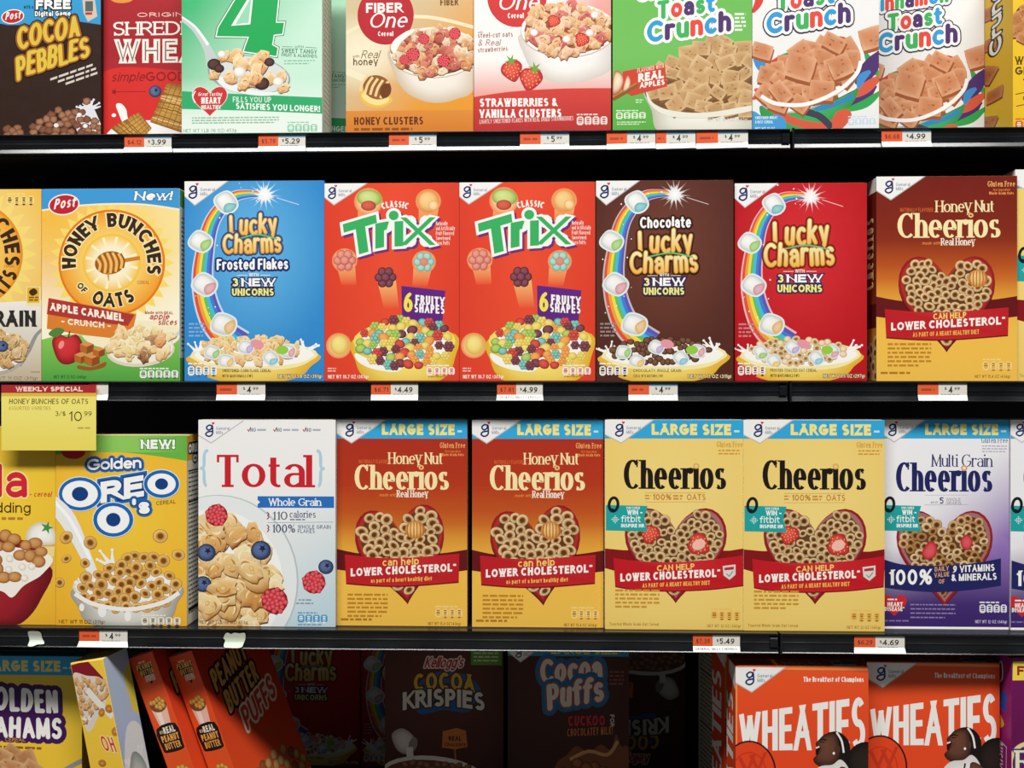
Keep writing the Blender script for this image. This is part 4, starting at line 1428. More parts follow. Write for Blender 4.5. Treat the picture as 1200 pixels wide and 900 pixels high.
def marshmallow_box(x0, y0, x1, y1, base, light, seed, lines, pieces, out_edge, flags, bowl_text):
    a = Art(x0, y0, x1, y1, seed)
    w, h = x1 - x0, y1 - y0
    X = lambda u: x0 + u * w
    Y = lambda v: y0 + v * h
    a.grid(lambda x, y: mix(light, base, hypot((x - X(.5)) / w, (y - Y(.35)) / h * 1.1) * 1.7), 10, 14)
    a.p('rainbow_print')
    path = [(.62, .075), (.46, .065), (.33, .09), (.2, .2), (.145, .36), (.13, .5), (.17, .64), (.25, .74), (.4, .82)]
    P = catmull([(X(u), Y(v)) for u, v in path], 7, False)
    bands = ['#5a4fae', '#3a78cc', '#45b3d8', '#5cb85a', '#f0d848', '#f09a38', '#dd4a3a']
    rims = ribbon_mesh(P, lambda tx, ty, i: .5)
    m = len(P)
    wid = lambda i: (3 + 29 * (i / (m - 1)) ** .8)
    # white fringe first, then the seven bands side by side
    for j, cc in [(-1, None)] + list(enumerate(bands)):
        a.up() if j <= 0 else None
        V, C = [], []
        for i in range(m):
            (lx, ly), (rx, ry) = rims[i]
            cx, cy = P[i]; nx, ny = lx - rx, ly - ry
            n = len(bands)
            if j < 0: f0, f1 = -.58, .58
            else: f0, f1 = .5 - (j + 1) / n, .5 - j / n
            W_ = wid(i)
            V += [(cx - nx * W_ * f0, cy - ny * W_ * f0), (cx - nx * W_ * f1, cy - ny * W_ * f1)]
            cc2 = mix(light, '#ffffff', .45) if j < 0 else cc
            C += [L(cc2)] * 2
        a.tri(V, C, [(2 * i, 2 * i + 1, 2 * i + 3, 2 * i + 2) for i in range(m - 1)])
    a.up()
    for i in range(26):
        q = a.rng.choice(P[8:]); r = a.rng.uniform(.5, 1.1)
        a.ell(q[0] + a.rng.uniform(-18, 22), q[1] + a.rng.uniform(-14, 14), r, r, '#fdfdf4', 0, 6, up=False)
    a.glow(X(.575), Y(.07), 5, 21, 14, '#ffffff', light, .1); a.glow(X(.575), Y(.07), 6, 12, 11, '#ffffff', mix(light, '#fff', .6), .3)
    a.line([(X(.66), Y(.085)), (X(.82), Y(.12))], .8, mix(light, '#fff', .5))
    for u, v, s, tint, ro in ((.30, .105, .075, '#4fb5b8', .5), (.115, .30, .075, '#8cc63e', .1), (.145, .515, .08, '#d98a94', .15), (.28, .715, .082, '#eab04e', -.1)):
        marsh(a, X(u), Y(v), s * w, tint, ro)
    a.p('bowl_picture')
    bx, by = X(.5), Y(.885)
    a.fan(catmull([(X(.03), Y(.875)), (X(.1), Y(.94)), (X(.2), Y(.99)), (X(.5), Y(1.02)), (X(.8), Y(.985)), (X(.9), Y(.93)), (X(.955), Y(.865)), (X(.5), Y(.82))], 5), '#e0a92e', '#f7d66a', 0, 0)
    a.ell(bx, Y(.868), w * .455, h * .068, '#f7e6a8'); a.ell(bx, Y(.87), w * .43, h * .058, '#fbf8f0')
    a.splash(X(.86), Y(.84), w * .1, 6, '#fbfaf6'); a.splash(X(.1), Y(.85), w * .09, 6, '#fbfaf6')
    a.p('cereal_picture')
    pieces(a, X, Y, w, h)
    for u, v, s, tint in ((.44, .83, .05, '#b99ad8'), (.20, .855, .05, '#8cc63e'), (.62, .885, .05, '#6ac2d6'), (.74, .85, .05, '#e58a98'), (.3, .9, .05, '#f0c04a')):
        marsh(a, X(u), Y(v), s * w, tint, a.rng.uniform(-.6, .6))
    a.ell(X(.70), Y(.845), w * .045, h * .022, '#8cc63e', 0, 12); a.ell(X(.52), Y(.815), w * .05, h * .022, '#e5909c', .3, 12)
    a.line([(X(.04), Y(.875)), (X(.2), Y(.925)), (X(.5), Y(.943)), (X(.8), Y(.925)), (X(.95), Y(.87))], 3, '#f9e79e', smooth=6)
    a.p('title_lettering')
    for s, xa, xb, base_y, hh, kind in lines:
        if kind == 'big':
            g = vg(base_y - hh, '#f6ecac', base_y, '#f3a93a')
            a.text(s, xa, xb, base_y, hh, g, v=.155, hz=.15, rnd=True, sp=.05, out=[(2.6, out_edge), (1.0, '#a8701e')], rise=.06, slope=.03 if s[0] == 'L' else .02, jig=[(0, .03), (.01, -.05), (-.02, .05), (.02, -.03), (0, .05), (.01, .02)])
        elif kind == 'white':
            a.text(s, xa, xb, base_y, hh, '#fbfaf6', v=.19, hz=.18, rnd=True, sp=.06, out=[(2.2, '#1c2a66' if base.startswith('#2') else mix(base, '#000', .6))], slope=.01)
        elif kind == 'new':
            a.text('3', xa, xa + hh * .8, base_y, hh, '#f3e98c', v=.24, out=[(1.6, '#2a2350')]); a.text('NEW', xa + hh * 1.15, xb, base_y, hh, '#fdfdfa', v=.3, hz=.24, sp=.12, out=[(1.6, '#2a2350')])
        elif kind == 'uni':
            a.text(s, xa, xb, base_y, hh, '#f0ea7c', v=.24, sp=.08, out=[(1.5, '#2a2350')])
        else:
            a.text(s, xa, xb, base_y, hh, '#f3efe4', v=.18); a.line([(xa - 14, base_y - 1.5), (xa - 2, base_y - 1.5)], .6, '#f3efe4'); a.line([(xb + 2, base_y - 1.5), (xb + 14, base_y - 1.5)], .6, '#f3efe4')
    big = [q for q in lines if q[5] == 'big']
    a.line([(big[0][1] + 14, big[0][3] + 3), (big[0][1] + (big[0][2] - big[0][1]) * .6, big[0][3] - 1), (big[0][2], big[0][3] + 4)], 1.8, '#5cb87a', smooth=5)
    a.nutri(X(.025), Y(.925), w * .215, h * .048, 4, '#f2efe6', mix(base, '#000', .3))
    a.p('small_print')
    a.text(bowl_text[0], X(.27), X(.62), Y(.955), 3.6, '#5a4312', v=.15); a.text(bowl_text[1], X(.27), X(.49), Y(.982), 3.6, '#5a4312', v=.15)
    a.text(bowl_text[2], X(.67), X(.985), Y(.985), 4, '#f6ecc0', v=.16, out=[(.5, '#6a4a12')])
    a.fine(X(.03), Y(.71), X(.15), 4, 4.6, mix(base, '#fff', .2), 2)
    a.gm(x0, y0, 52, 12, 29, 18)
    return a


def flakes_bowl(a, X, Y, w, h):
    a.pile(oval(X(.47), Y(.845), w * .36, h * .06), (X(.08), Y(.78), X(.86), Y(.915)), 5.5, lambda x, y: a.flake(x, y, a.rng.uniform(5, 8), ('#b5702e', '#e8b066', '#f9deaa')), 700)


def choco_bowl(a, X, Y, w, h):
    a.pile(oval(X(.47), Y(.85), w * .37, h * .062), (X(.08), Y(.78), X(.86), Y(.915)), 5.2, lambda x, y: a.ball(x, y, a.rng.uniform(3.6, 5), a.rng.uniform(3.2, 4.4), '#24120c', '#7d523a'), 700)


def oat_bowl(a, X, Y, w, h):
    a.pile(oval(X(.47), Y(.85), w * .37, h * .062), (X(.08), Y(.78), X(.86), Y(.915)), 5.6, lambda x, y: a.loop(x, y, a.rng.uniform(4, 5.4), ('#b07c44', '#f0d6a6', '#c79658', '#9a6a3a')) if a.rng.random() < .6 else a.ball(x, y, 4.4, 3.8, '#c99a62', '#f6e4c0'), 700)


a = marshmallow_box(216.3, 212, 380, 446.5, '#2d80c6', '#5fb0e4', 23, [('Lucky', 269, 325, 276, 24, 'big'), ('Charms', 261, 330, 297.5, 23, 'big'), ('Frosted Flakes', 254, 338, 316.5, 13, 'white'),
                                                              ('WITH', 292, 303, 324, 4, ''), ('3 NEW', 272, 323, 335.5, 9.5, 'new'), ('UNICORNS', 272, 321, 346.5, 8.5, 'uni')], flakes_bowl, '#1c3f7c', 0, ('SWEETENED CORN FLAKE CEREAL', 'WITH MARSHMALLOWS', 'NET WT 13.8 OZ (391g)'))
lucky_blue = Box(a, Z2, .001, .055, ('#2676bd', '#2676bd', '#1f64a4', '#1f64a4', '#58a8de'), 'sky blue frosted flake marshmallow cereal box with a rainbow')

# --- fruity puff boxes
TP = {'red': ('#8f1f1c', '#e0554a'), 'orange': ('#c9661c', '#f9ac5a'), 'yellow': ('#c9a02a', '#f5e27a'), 'purple': ('#3c1a22', '#8a4a56'), 'teal': ('#2f7f74', '#8cd0be'), 'green': ('#5a8a2a', '#b9d46a')}
a = Art(380.3, 214.5, 538, 446, 24)
a.grid(lambda x, y: mix('#e8482c', '#d93a26', abs(x - 459) / 80), 8, 8)


def cluster(a, x, y, r, dark, lit, mid=None):
    for i in range(7):
        t = i * 2 * pi / 6
        q = (x + r * .58 * cos(t), y + r * .58 * sin(t)) if i < 6 else (x, y)
        a.ball(q[0], q[1], r * .42, r * .42, dark if i < 6 or not mid else mix(mid, '#000', .3), lit if i < 6 or not mid else mid, n=10)


a.p('fruit_puff_picture')
def trail(x, y, dx, dy, w):
    a.up()
    a.tri([(x - w, y), (x + w, y), (x + dx + w * .8, y + dy), (x + dx - w * .8, y + dy)], [L('#f6b06a'), L('#f6b06a'), L('#e5482c'), L('#e5482c')], [(0, 1, 2, 3)])
trail(432, 238, -4, 34, 12); trail(503, 240, -3, 30, 12); trail(405, 308, 4, 26, 11); trail(453, 328, 6, 34, 11); trail(496, 310, -4, 26, 11)
for (x, y, r) in ((432, 236, 17), (502, 236, 15), (404, 305, 15), (497, 307, 14)): a.fan(disc_pts(x, y, r, r * .95, 20), '#ee8050', '#f8d9a0', 0, 0)
a.ball(433, 232, 15, 10, '#7aa23a', '#d5e08a', .1); a.ball(432, 241, 9, 6, '#a03a28', '#d8604a')
a.ball(502, 236, 13, 13, '#d98436', '#fbcf8a'); a.ball(508, 241, 6, 6, '#e89a4a', '#fbdca8')
cluster(a, 404, 305, 13.5, '#b04a42', '#ee9a88'); cluster(a, 452, 325, 13, *TP['purple']); cluster(a, 497, 307, 12.5, '#4aa08c', '#b5dccb', '#e88a78')
a.fan(disc_pts(397, 405, 15, 15, 20), '#ee8050', '#fbe3a0', 0, 0); a.ball(398, 404, 11, 12, '#dca83a', '#f9e58a')
a.p('title_lettering')
K = dict(v=.27, hz=.25, sp=.04, dots=False)
for ox, oy, o, cc in ((2.6, 2.6, 3.2, '#6a2a6e'), (0, 0, 3.2, '#f6f5ef'), (0, 0, 0, '#34a85a')):
    kk = dict(K, out=[(o, cc)]) if o else K
    a.text('T', 407 + ox, 446 + ox, 302 + oy, 41, cc, slope=.29, slant=-.13, **kk)
    a.text('r', 440 + ox, 459 + ox, 291.5 + oy, 38, cc, slope=.2, **kk)
    a.text('i', 462.5 + ox, 474 + ox, 289 + oy, 38, cc, slope=.06, **kk)
    a.text('x', 475 + ox, 505 + ox, 287 + oy, 41, cc, slope=0, **kk)
    a.ell(461.5 + ox, 252.5 + oy, 5.8 + o, 5.6 + o, cc)
a.arctext('CLASSIC', 463, 285, 42, 90, 7.6, '#fbf3ea', span=40, v=.22)
a.p('fruit_sign')
a.poly([(470.5, 335), (522, 341), (518, 383), (471.5, 382)], '#5a2278')
a.text('6', 473, 484, 365.5, 23, '#f4e04a', v=.2, rnd=True, slope=-.02); a.text('FRUITY', 487, 521, 356, 10.5, '#fbf7ee', v=.23, slope=-.09); a.text('SHAPES', 485.5, 521, 366, 10.5, '#fbf7ee', v=.23, slope=-.06)
a.p('bowl_picture')
a.fan(catmull([(414, 398), (417, 424), (425, 440), (445, 450), (500, 450), (524, 440), (533, 420), (534, 392), (475, 385)], 5), '#dfa82c', '#f9dc6a', 0, 10)
a.ell(474, 400, 60, 23, '#f6d566'); a.ell(475, 404, 55, 20, '#faf6ee'); a.smooth([(417, 414), (440, 424), (470, 430), (462, 436), (436, 432), (420, 424)], '#faf7ee')
a.p('cereal_picture')


def puff(x, y):
    d, l = TP[a.rng.choice(list(TP))]
    r = a.rng.uniform(5.2, 7.2)
    if a.rng.random() < .45: cluster(a, x, y, r, d, l)
    else: a.ball(x, y, r, r * .82, d, l, a.rng.uniform(-.6, .6), 12)


a.pile(lambda x, y: oval(477, 402, 56, 28)(x, y), (420, 372, 532, 434), 7.0, puff, 2500)
a.p('small_print')
for i, s in enumerate(('Naturally', 'and Artificially', 'Fruit Flavored', 'Sweetened', 'Corn Puffs')): a.text(s, 511, 511 + (13.5, 22, 21, 16.5, 16)[i], 264.5 + i * 5.7, 4.7, '#fbeae0', v=.2)
a.text('NET WT 10.7 OZ (303g)', 384.5, 432, 443.5, 4.2, '#fbeae0', v=.18); a.fine(384, 431, 394, 2, 3, '#f3c4b4', 1.4)
a.nutri(500, 430.5, 34, 9, 4, '#f6efe6', '#d43a28'); a.fine(502, 441, 534, 1, 2, '#a35a1c', 1)
a.gm(380.3, 214.5, 51, 11, 26, 17)
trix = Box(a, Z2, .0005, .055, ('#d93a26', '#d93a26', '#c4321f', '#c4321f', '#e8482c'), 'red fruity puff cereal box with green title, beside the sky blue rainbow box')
trix.again('red fruity puff cereal box with green title, beside the brown chocolate rainbow box', (ray(538.4, 0).x + ray(697.5, 0).x) / 2, 0, Z2)

a = marshmallow_box(698.5, 211.5, 859.5, 446.5, '#4e261d', '#6d3b2e', 25, [('Chocolate', 750, 810, 267.5, 13.5, 'white'), ('Lucky', 748, 812, 297.5, 27, 'big'), ('Charms', 738, 818, 321, 26, 'big'),
                                                                ('WITH', 773, 784, 324.5, 4, ''), ('3 NEW', 754, 803, 335, 9.5, 'new'), ('UNICORNS', 754, 802, 345.5, 8.5, 'uni')], choco_bowl, '#2f120c', 0, ('CHOCOLATY WHOLE GRAIN', 'CEREAL WITH MARSHMALLOWS', 'NET WT 11 OZ (311g)'))
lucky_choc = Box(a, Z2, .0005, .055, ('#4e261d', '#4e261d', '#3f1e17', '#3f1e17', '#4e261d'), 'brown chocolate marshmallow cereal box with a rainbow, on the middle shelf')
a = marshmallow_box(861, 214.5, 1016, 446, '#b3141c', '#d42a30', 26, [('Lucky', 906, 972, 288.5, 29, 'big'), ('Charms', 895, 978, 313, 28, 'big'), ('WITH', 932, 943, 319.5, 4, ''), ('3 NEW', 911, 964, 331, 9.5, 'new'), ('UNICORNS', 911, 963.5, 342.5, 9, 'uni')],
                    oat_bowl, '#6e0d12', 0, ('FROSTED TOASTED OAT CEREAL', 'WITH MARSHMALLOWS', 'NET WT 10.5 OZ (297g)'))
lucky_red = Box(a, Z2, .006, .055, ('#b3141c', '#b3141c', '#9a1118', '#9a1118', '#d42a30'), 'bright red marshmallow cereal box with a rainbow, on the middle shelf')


# --- honey oat ring boxes
def honey_box(x0, y0, x1, y1, large, seed):
    a = Art(x0, y0, x1, y1, seed)
    w, h = x1 - x0, y1 - y0
    t = .29 if large else 0
    a.vgrad([(y0, '#6d1c12' if not large else '#a32a1b'), (y0 + h * .3, '#7d2414' if not large else '#ac3119'), (y0 + h * .48, '#bd541d'), (y0 + h * .6, '#e29a35'), (y0 + h * .72, '#f0b545'), (y1, '#f2b94a')])
    X = lambda u: x0 + u * w
    Y = lambda v: y0 + v * h
    dy = .035 if large else 0
    a.p('ribbon_print')
    a.poly(catmull([(X(-.01), Y(.585 + dy)), (X(.2), Y(.61 + dy)), (X(.5), Y(.615 + dy)), (X(.8), Y(.605 + dy)), (X(1.01), Y(.585 + dy))], 4, False) + [(X(1.01), Y(.685 + dy))] + catmull([(X(1.01), Y(.685 + dy)), (X(.5), Y(.72 + dy)), (X(-.01), Y(.685 + dy))], 4, False), '#5e1214')
    a.p('bowl_picture')
    hx, hy, hw, hh = X(.5), Y(.62 + dy * .8), w * .73, h * .46
    ro = -.12 if large else 0.0
    a.poly(heart_pts(hx, hy + 2.5, hw, hh, 48, ro), '#4f0c0e'); a.poly(heart_pts(hx, hy, hw, hh, 48, ro), '#8c1c1c'); a.poly(heart_pts(hx, hy - 1, hw * .95, hh * .94, 48, ro), '#a82a26')
    inner = heart_pts(hx, hy - 1, hw * .88, hh * .86, 48, ro)
    a.poly(inner, '#5a3418')
    a.p('cereal_picture')
    tst = inside(heart_pts(hx, hy - 1, hw * .87, hh * .86, 48, ro))
    r = 6.4 if not large else 7.4
    a.pile(tst, (X(.1), Y(.35), X(.9), Y(.9)), r * 1.12, lambda x, y: a.loop(x, y, r * a.rng.uniform(.88, 1.12)), 3000)
    cx, cy = X(.72 if not large else .60), Y(.5 + dy * .8)
    a.p('honey_picture')
    a.ball(cx, cy, 12, 10.5, '#b8661c', '#f6c87c')
    for i in range(6):
        u = -8 + i * 3.4
        a.line([(cx + u, cy - 8.5 * sqrt(max(0, 1 - (u / 12) ** 2))), (cx + u * 1.15, cy), (cx + u, cy + 8.5 * sqrt(max(0, 1 - (u / 12) ** 2)))], 1.1, '#a8581a', smooth=4)
    a.p('claim_banner')
    dy2, dy = dy, 0
    by = Y(.733)
    mid = '#b3161f'
    top = catmull([(X(.06), Y(.648 + dy)), (X(.3), Y(.662 + dy)), (X(.55), Y(.662 + dy)), (X(.94), Y(.641 + dy))], 5, False)
    bot = catmull([(X(.935), Y(.775 + dy)), (X(.55), Y(.795 + dy)), (X(.3), Y(.795 + dy)), (X(.07), Y(.785 + dy))], 5, False)
    a.poly([(p[0], p[1] + 1.6) for p in top] + [(p[0], p[1] + 1.6) for p in bot], '#701015')
    a.poly(top + bot, lambda x, y: mix(mid, '#c22a2c', 1 - abs(x - X(.5)) / w * 1.8))
    if large:
        a.text('can help', X(.35), X(.63), by - 7.4, 8.6, '#f6cf6a', v=.17, slope=.05)
    else:
        a.text('CAN HELP', X(.405), X(.64), by - 8, 7, '#f6cf6a', v=.2, slope=.05)
    a.text('LOWER CHOLESTEROL*', X(.105), X(.915), by + 5, 9.4, '#fdf6ee', v=.24, slope=.055)
    a.text('as part of a heart healthy diet' if large else 'AS PART OF A HEART HEALTHY DIET', X(.26), X(.73), by + 12.4, 5.2, '#f2b850', v=.18, slope=.045)
    dy = dy2
    a.p('title_lettering')
    gold = '#fae3a4'
    ty = Y(.30) if not large else Y(.335)
    a.text('Honey Nut', X(.422) if not large else X(.395), X(.84) if not large else X(.815), ty - 30, 13.5, gold, v=.15, hz=.05, serif=True, sp=.03)
    a.text('Cheerios', X(.15) if not large else X(.135), X(.882) if not large else X(.86), ty, 29, gold, v=.185, hz=.06, serif=True, sp=.035, dots=False)
    ix = X(.672) if not large else X(.648)
    a.ring(ix, ty - 26, 2.2, 1.9, 1.6, '#f0bf72'); 
    a.text('made with', X(.325), X(.455), ty + 8, 3.6, '#e8863a', v=.14, slant=.3); a.text('Real Honey', X(.46), X(.70), ty + 9, 8.4, '#fbf0d8', v=.15, hz=.07, serif=True, sp=.05)
    a.text('NATURALLY FLAVORED', X(.17), X(.405), ty - 30.5, 4.6, '#d9642a', v=.16)
    a.p('small_print')
    gy = Y(.052) if not large else Y(.135)
    a.text('Gluten Free', X(.79), X(.985), gy, 6.4, '#f0a860', v=.14, hz=.08, serif=True); a.text('first ingredient', X(.83), X(.95), gy + 5.2, 3, '#d97a36', v=.14); a.text('Whole Grain Oats', X(.80), X(.975), gy + 9.4, 3.4, '#e8904a', v=.2)
    a.fine(X(.08), Y(.815 + dy * .6), X(.39), 6, 5, '#b87a28', 2.4, ragged=.3); a.fine(X(.03), Y(.955), X(.3), 1, 3, '#a87024', 2.6); a.text('NET WT 15.4 OZ (436g)', X(.70), X(.95), Y(.985), 3.6, '#8a5a1c', v=.15)
    a.nutri(X(.755), Y(.905), w * .215, h * .042, 4, '#f6cf7a', '#b0702a')
    if large:
        size_band(a, x0, y0, x1, .345, .905)
    a.gm(x0, y0, 58, 17, 28, 17)
    return a


def size_band(a, x0, y0, x1, u0, u1, tall=22):
    a.p('size_band')
    w = x1 - x0
    a.rect(x0, y0, x1, y0 + tall, '#2f9fd6')
    a.text('LARGE SIZE', x0 + u0 * w, x0 + u1 * w, y0 + tall * .8, 13, '#f7e37c', v=.27, sp=.11, slope=-.004)
    a.fine(x0 + (u1 + .02) * w, y0 + tall * .55, x1 - 3, 1, 3, '#bfe0ea', 2.4)


a = honey_box(1027, 206.5, 1192, 446.5, False, 27)
honey_std = Box(a, Z2, 0, .052, ('#6d1c12', '#6d1c12', '#5a170f', '#5a170f', '#6d1c12'), 'brown and orange honey oat ring cereal box with a heart bowl, on the middle shelf')
b = Art(0, 0, 100, 500, 28)
b.vgrad([(0, '#6a1b12'), (250, '#7a2414'), (330, '#8e3416'), (380, '#c9772a'), (500, '#e0a03c')])
b.rect(0, 0, 100, 34, '#efece8'); b.rect(0, 310, 100, 370, '#5e1214')
b.p('title_lettering'); b.text('Cheerios', -272, -95, 78, 74, '#f5d890', v=.15, hz=.06, serif=True, warp=lambda X, Y: (Y, -X))
b.p('cereal_picture'); b.pile(lambda x, y: True, (0, 405, 100, 500), 22, lambda x, y: b.loop(x, y, 20), 80)
honey_std.side(b, 'left')
b = Art(0, 0, 100, 40, 5); b.rect(0, 0, 34, 40, '#ece9e4'); honey_std.side(b, 'top')

# ================================================================== shelf three
# --- banana pudding box at the left edge
a = Art(-98, 500, 65, 735, 31)
a.grid(lambda x, y: mix('#f7cf3a', '#e9a52a', hypot(x + 10, y - 590) / 170), 8, 12)
a.p('title_lettering')
a.text('Nilla', -62, 32, 583, 40, '#cf2430', v=.17, rnd=True, out=[(1.6, '#f8e39a')], sp=.1)
a.text('- cereal', 34.5, 60, 582, 6.4, '#c03a2a', v=.15, slant=.2); a.text('banana pudding', -88, 36, 601, 12.5, '#4a2a18', v=.13, rnd=True)
a.fine(2, 606, 27, 1, 4, '#b5762a', 3.2)
a.p('dessert_picture')
a.poly([(31, 632), (64, 632), (62, 676), (36, 676)], '#dca24a'); a.poly([(32, 640), (64, 640), (63, 652), (33, 652)], '#f2d58a'); a.fan(catmull([(31, 632), (33, 620), (44, 612), (58, 614), (66, 626), (64, 637), (46, 638)], 5), '#cfc3a8', '#fffdf4')
a.star(55, 618, 3, 8, 5, '#3f8a3a')
a.p('bowl_picture')
a.fan(catmull([(-95, 655), (-80, 700), (-45, 734), (0, 738), (28, 728), (48, 702), (58, 662), (-20, 640)], 6), '#5e1018', '#9a2028', 0, 10)
a.ell(-20, 660, 77, 32, '#7d1820', -.05, 36); a.smooth([(-95, 668), (-40, 690), (0, 692), (14, 700), (28, 686), (50, 672), (58, 650), (-20, 640)], '#f7f1e4')
a.p('cereal_picture')
a.pile(oval(-18, 652, 74, 34), (-92, 618, 57, 688), 10, lambda x, y: a.ball(x, y, a.rng.uniform(6.5, 9), a.rng.uniform(6, 8), '#8c4f22', '#d69a5c') if a.rng.random() < .72 else a.ball(x, y, 4.4, 4.2, '#cfc2ac', '#fffaf0'), 900)
nilla = Box(a, Z3, .001, .056, ('#f0b832', '#f0b832', '#d9a02a', '#d9a02a', '#f0b832'), 'yellow banana pudding cereal box with a dark red bowl, under the yellow sign')

# --- golden sandwich biscuit rings box
a = Art(65.3, 510, 219, 734, 32)
a.grid(lambda x, y: mix('#f6c63a', '#eda72a', hypot(x - 142, y - 610) / 150), 8, 12)
a.p('top_band')
a.poly([(65, 509), (219.5, 509), (219.5, 540)] + catmull([(219.5, 540), (180, 534), (140, 530), (100, 530), (65, 533)], 5, False), '#5fae3f')
a.grid(lambda x, y: mix('#4c9c38', '#8cc75a', 1 - abs(x - 150) / 90), 8, 1, (65.3, 510, 219, 530))
a.text('NEW!', 165, 205, 526, 11, '#fbfaf2', v=.27, out=[(1, '#3a8430')])
a.p('corner_logo'); a.ell(86, 530, 14, 8, '#b81f2c')
a.p('title_lettering')
O2 = [(5.2, '#d9e9f2'), (4.2, '#1c5fae'), (1.6, '#123a7a')]
O3 = [(3.2, '#1c5fae'), (1.1, '#123a7a')]
a.text('Golden', 102, 166, 551.5, 13.5, '#fbf9f2', v=.2, rnd=True, sp=.03, out=O3, slope=.045)
a.text('RE', 118, 169, 590, 25, '#fbfbf8', v=.3, hz=.26, sp=.05, out=O2, slope=.17, step=15)
for cx, cy, k in ((94, 579, 1.2), (189.5, 567, .95)):
    a.ell(cx, cy, 17.5 * k + 5, 13 * k + 5, '#d9e9f2')
    a.ell(cx, cy, 17.5 * k + 4, 13 * k + 4, '#1c5fae'); a.ell(cx, cy, 17.5 * k, 13 * k, '#fbfbf8'); a.ell(cx, cy, 8 * k, 7 * k, '#123a7a')
a.ell(133, 609, 24.5, 21, '#d9e9f2'); a.ell(133, 609, 23.5, 20, '#1c5fae'); a.ell(133, 609, 19, 16, '#fbfbf8'); a.ell(133, 609, 8.5, 8, '#123a7a')
a.text("'s", 155, 176, 602, 18, '#fbfbf8', v=.26, rnd=True, out=O3)
a.text('CEREAL', 183, 206, 592, 4.6, '#6a3c14', v=.16, slope=.1)
a.p('milk_print')
a.line([(60, 588), (80, 610), (100, 650), (116, 690)], lambda t: 16 + 4 * sin(t * 6), '#ecebe6', smooth=6); a.line([(64, 588), (84, 612), (106, 656)], 4, '#ffffff', smooth=6)
a.p('bowl_picture')
a.fan(catmull([(86, 690), (92, 712), (104, 730), (150, 737), (196, 728), (208, 706), (212, 686), (150, 670)], 6), '#9a968c', '#e2dfd6', 0, 8)
a.ell(149, 688, 64, 20, '#d9d5cb'); a.ell(149, 688, 61, 18, '#f6f4ee')
a.splash(132, 660, 22, 6, '#f4f2ec'); a.splash(175, 658, 20, 5, '#f4f2ec'); a.splash(96, 684, 14, 5, '#f4f2ec')
a.p('cereal_picture')
PG = ('#9a5f1e', '#f0bf72', '#b8782a', '#7a4716')
a.pile(lambda x, y: oval(150, 688, 58, 26)(x, y) or oval(168, 672, 34, 22)(x, y), (88, 650, 210, 714), 9, lambda x, y: a.loop(x, y, a.rng.uniform(6.6, 8), PG), 900)
for x, y, r in ((78, 630, 8), (106, 636, 8), (78, 655, 6), (70, 683, 6), (188, 628, 9), (209, 650, 8), (100, 660, 6)): a.loop(x, y, r, PG)
for x, y, r in ((150, 722, 4), (96, 712, 3), (120, 716, 5)): a.ell(x, y, r, r * 1.5, '#f4f2ec')
a.line([(88, 696), (110, 708), (150, 714), (190, 706), (210, 694)], 5, '#f4f2ec', smooth=5)
a.nutri(166, 723, 47, 9, 5, '#f2ead2', '#5a4a2a'); a.p('small_print'); a.text('NET WT 11 OZ (311g)', 69, 123, 731, 4.2, '#5a3c12', v=.15)
oreo = Box(a, Z3, 0, .06, ('#f6c63a', '#eda72a', '#d9a02a', '#d8a632', '#e8d9a0'), 'golden yellow milk and biscuit ring cereal box, next to the white flake box')
b = Art(0, 0, 100, 460, 6)
b.rect(0, 60, 100, 460, '#e8e4d8')
b.p('title_lettering'); b.text('OREO', 8, 98, 42, 22, '#fbfbf8', v=.32, out=[(5, '#1f2a4a')]); b.text("O's", 40, 95, 66, 18, '#fbfbf8', v=.32, out=[(5, '#1f2a4a')])
b.p('nutrition_facts_print'); b.fine(10, 90, 92, 32, 11, '#4c4a46', 4); b.rect(8, 84, 94, 88, '#222'); b.rect(8, 420, 94, 430, '#222'); b.rect(8, 160, 94, 164, '#222')
oreo.side(b, 'right')

# --- white wholegrain flake box
a = Art(232.5, 492, 393, 735, 33)
a.grid(lambda x, y: mix('#f1efec', '#b9d3de', (y - 590) / 160 + (x - 330) / 220), 10, 14)
a.p('title_lettering')
a.text('Total', 252, 366, 571, 38, '#c4202b', v=.19, hz=.075, serif=True, slab=True, sp=.035)
a.text('{', 234, 251, 568, 38, '#a9cbdc', v=.1, hz=.1, sx=.55); a.text('}', 371, 386, 568, 38, '#a9cbdc', v=.1, hz=.1, sx=.55)
a.p('plate_picture')
a.ell(256, 681, 94, 101, '#b3bfc2', 0, 44); a.ell(255, 681, 93, 100, '#e6ebea', 0, 44); a.ell(250, 684, 82, 87, '#f8f8f4', 0, 44)
a.p('claim_band')
a.rect(302, 581.5, 391.5, 595, '#2667b8'); a.poly([(302, 586), (305, 588.5), (302, 591)], '#eef0f2')
a.text('Whole Grain', 315, 376.5, 592.6, 8.8, '#fbfbf6', v=.16, hz=.09, serif=True, slab=True, sp=.06)
a.p('claim_lettering')
a.text('110', 319, 337, 609, 9.5, '#1f2f52', v=.15, hz=.08, serif=True); a.text('calories', 339.5, 370, 606.5, 8, '#2a3c5c', v=.13, hz=.08, serif=True, slab=True); a.fine(340, 608, 362, 1, 2.4, '#6a7a90', 1.6)
a.line([(314, 612.5), (391, 611.5)], .5, '#6a7a90')
a.text('100%', 319, 346, 624, 9.5, '#1f2f52', v=.15, hz=.08, serif=True); a.text('WHOLE GRAIN', 349, 387.5, 619.5, 4.6, '#56677f', v=.16); a.text('FLAKES', 349, 369, 624.5, 4.6, '#56677f', v=.16)
for y in (600, 615): a.line([(313, y), (315.5, y + 2.4), (314, y + 4.2), (315.5, y + 6), (313, y + 8.5)], 1.2, '#8a2030')
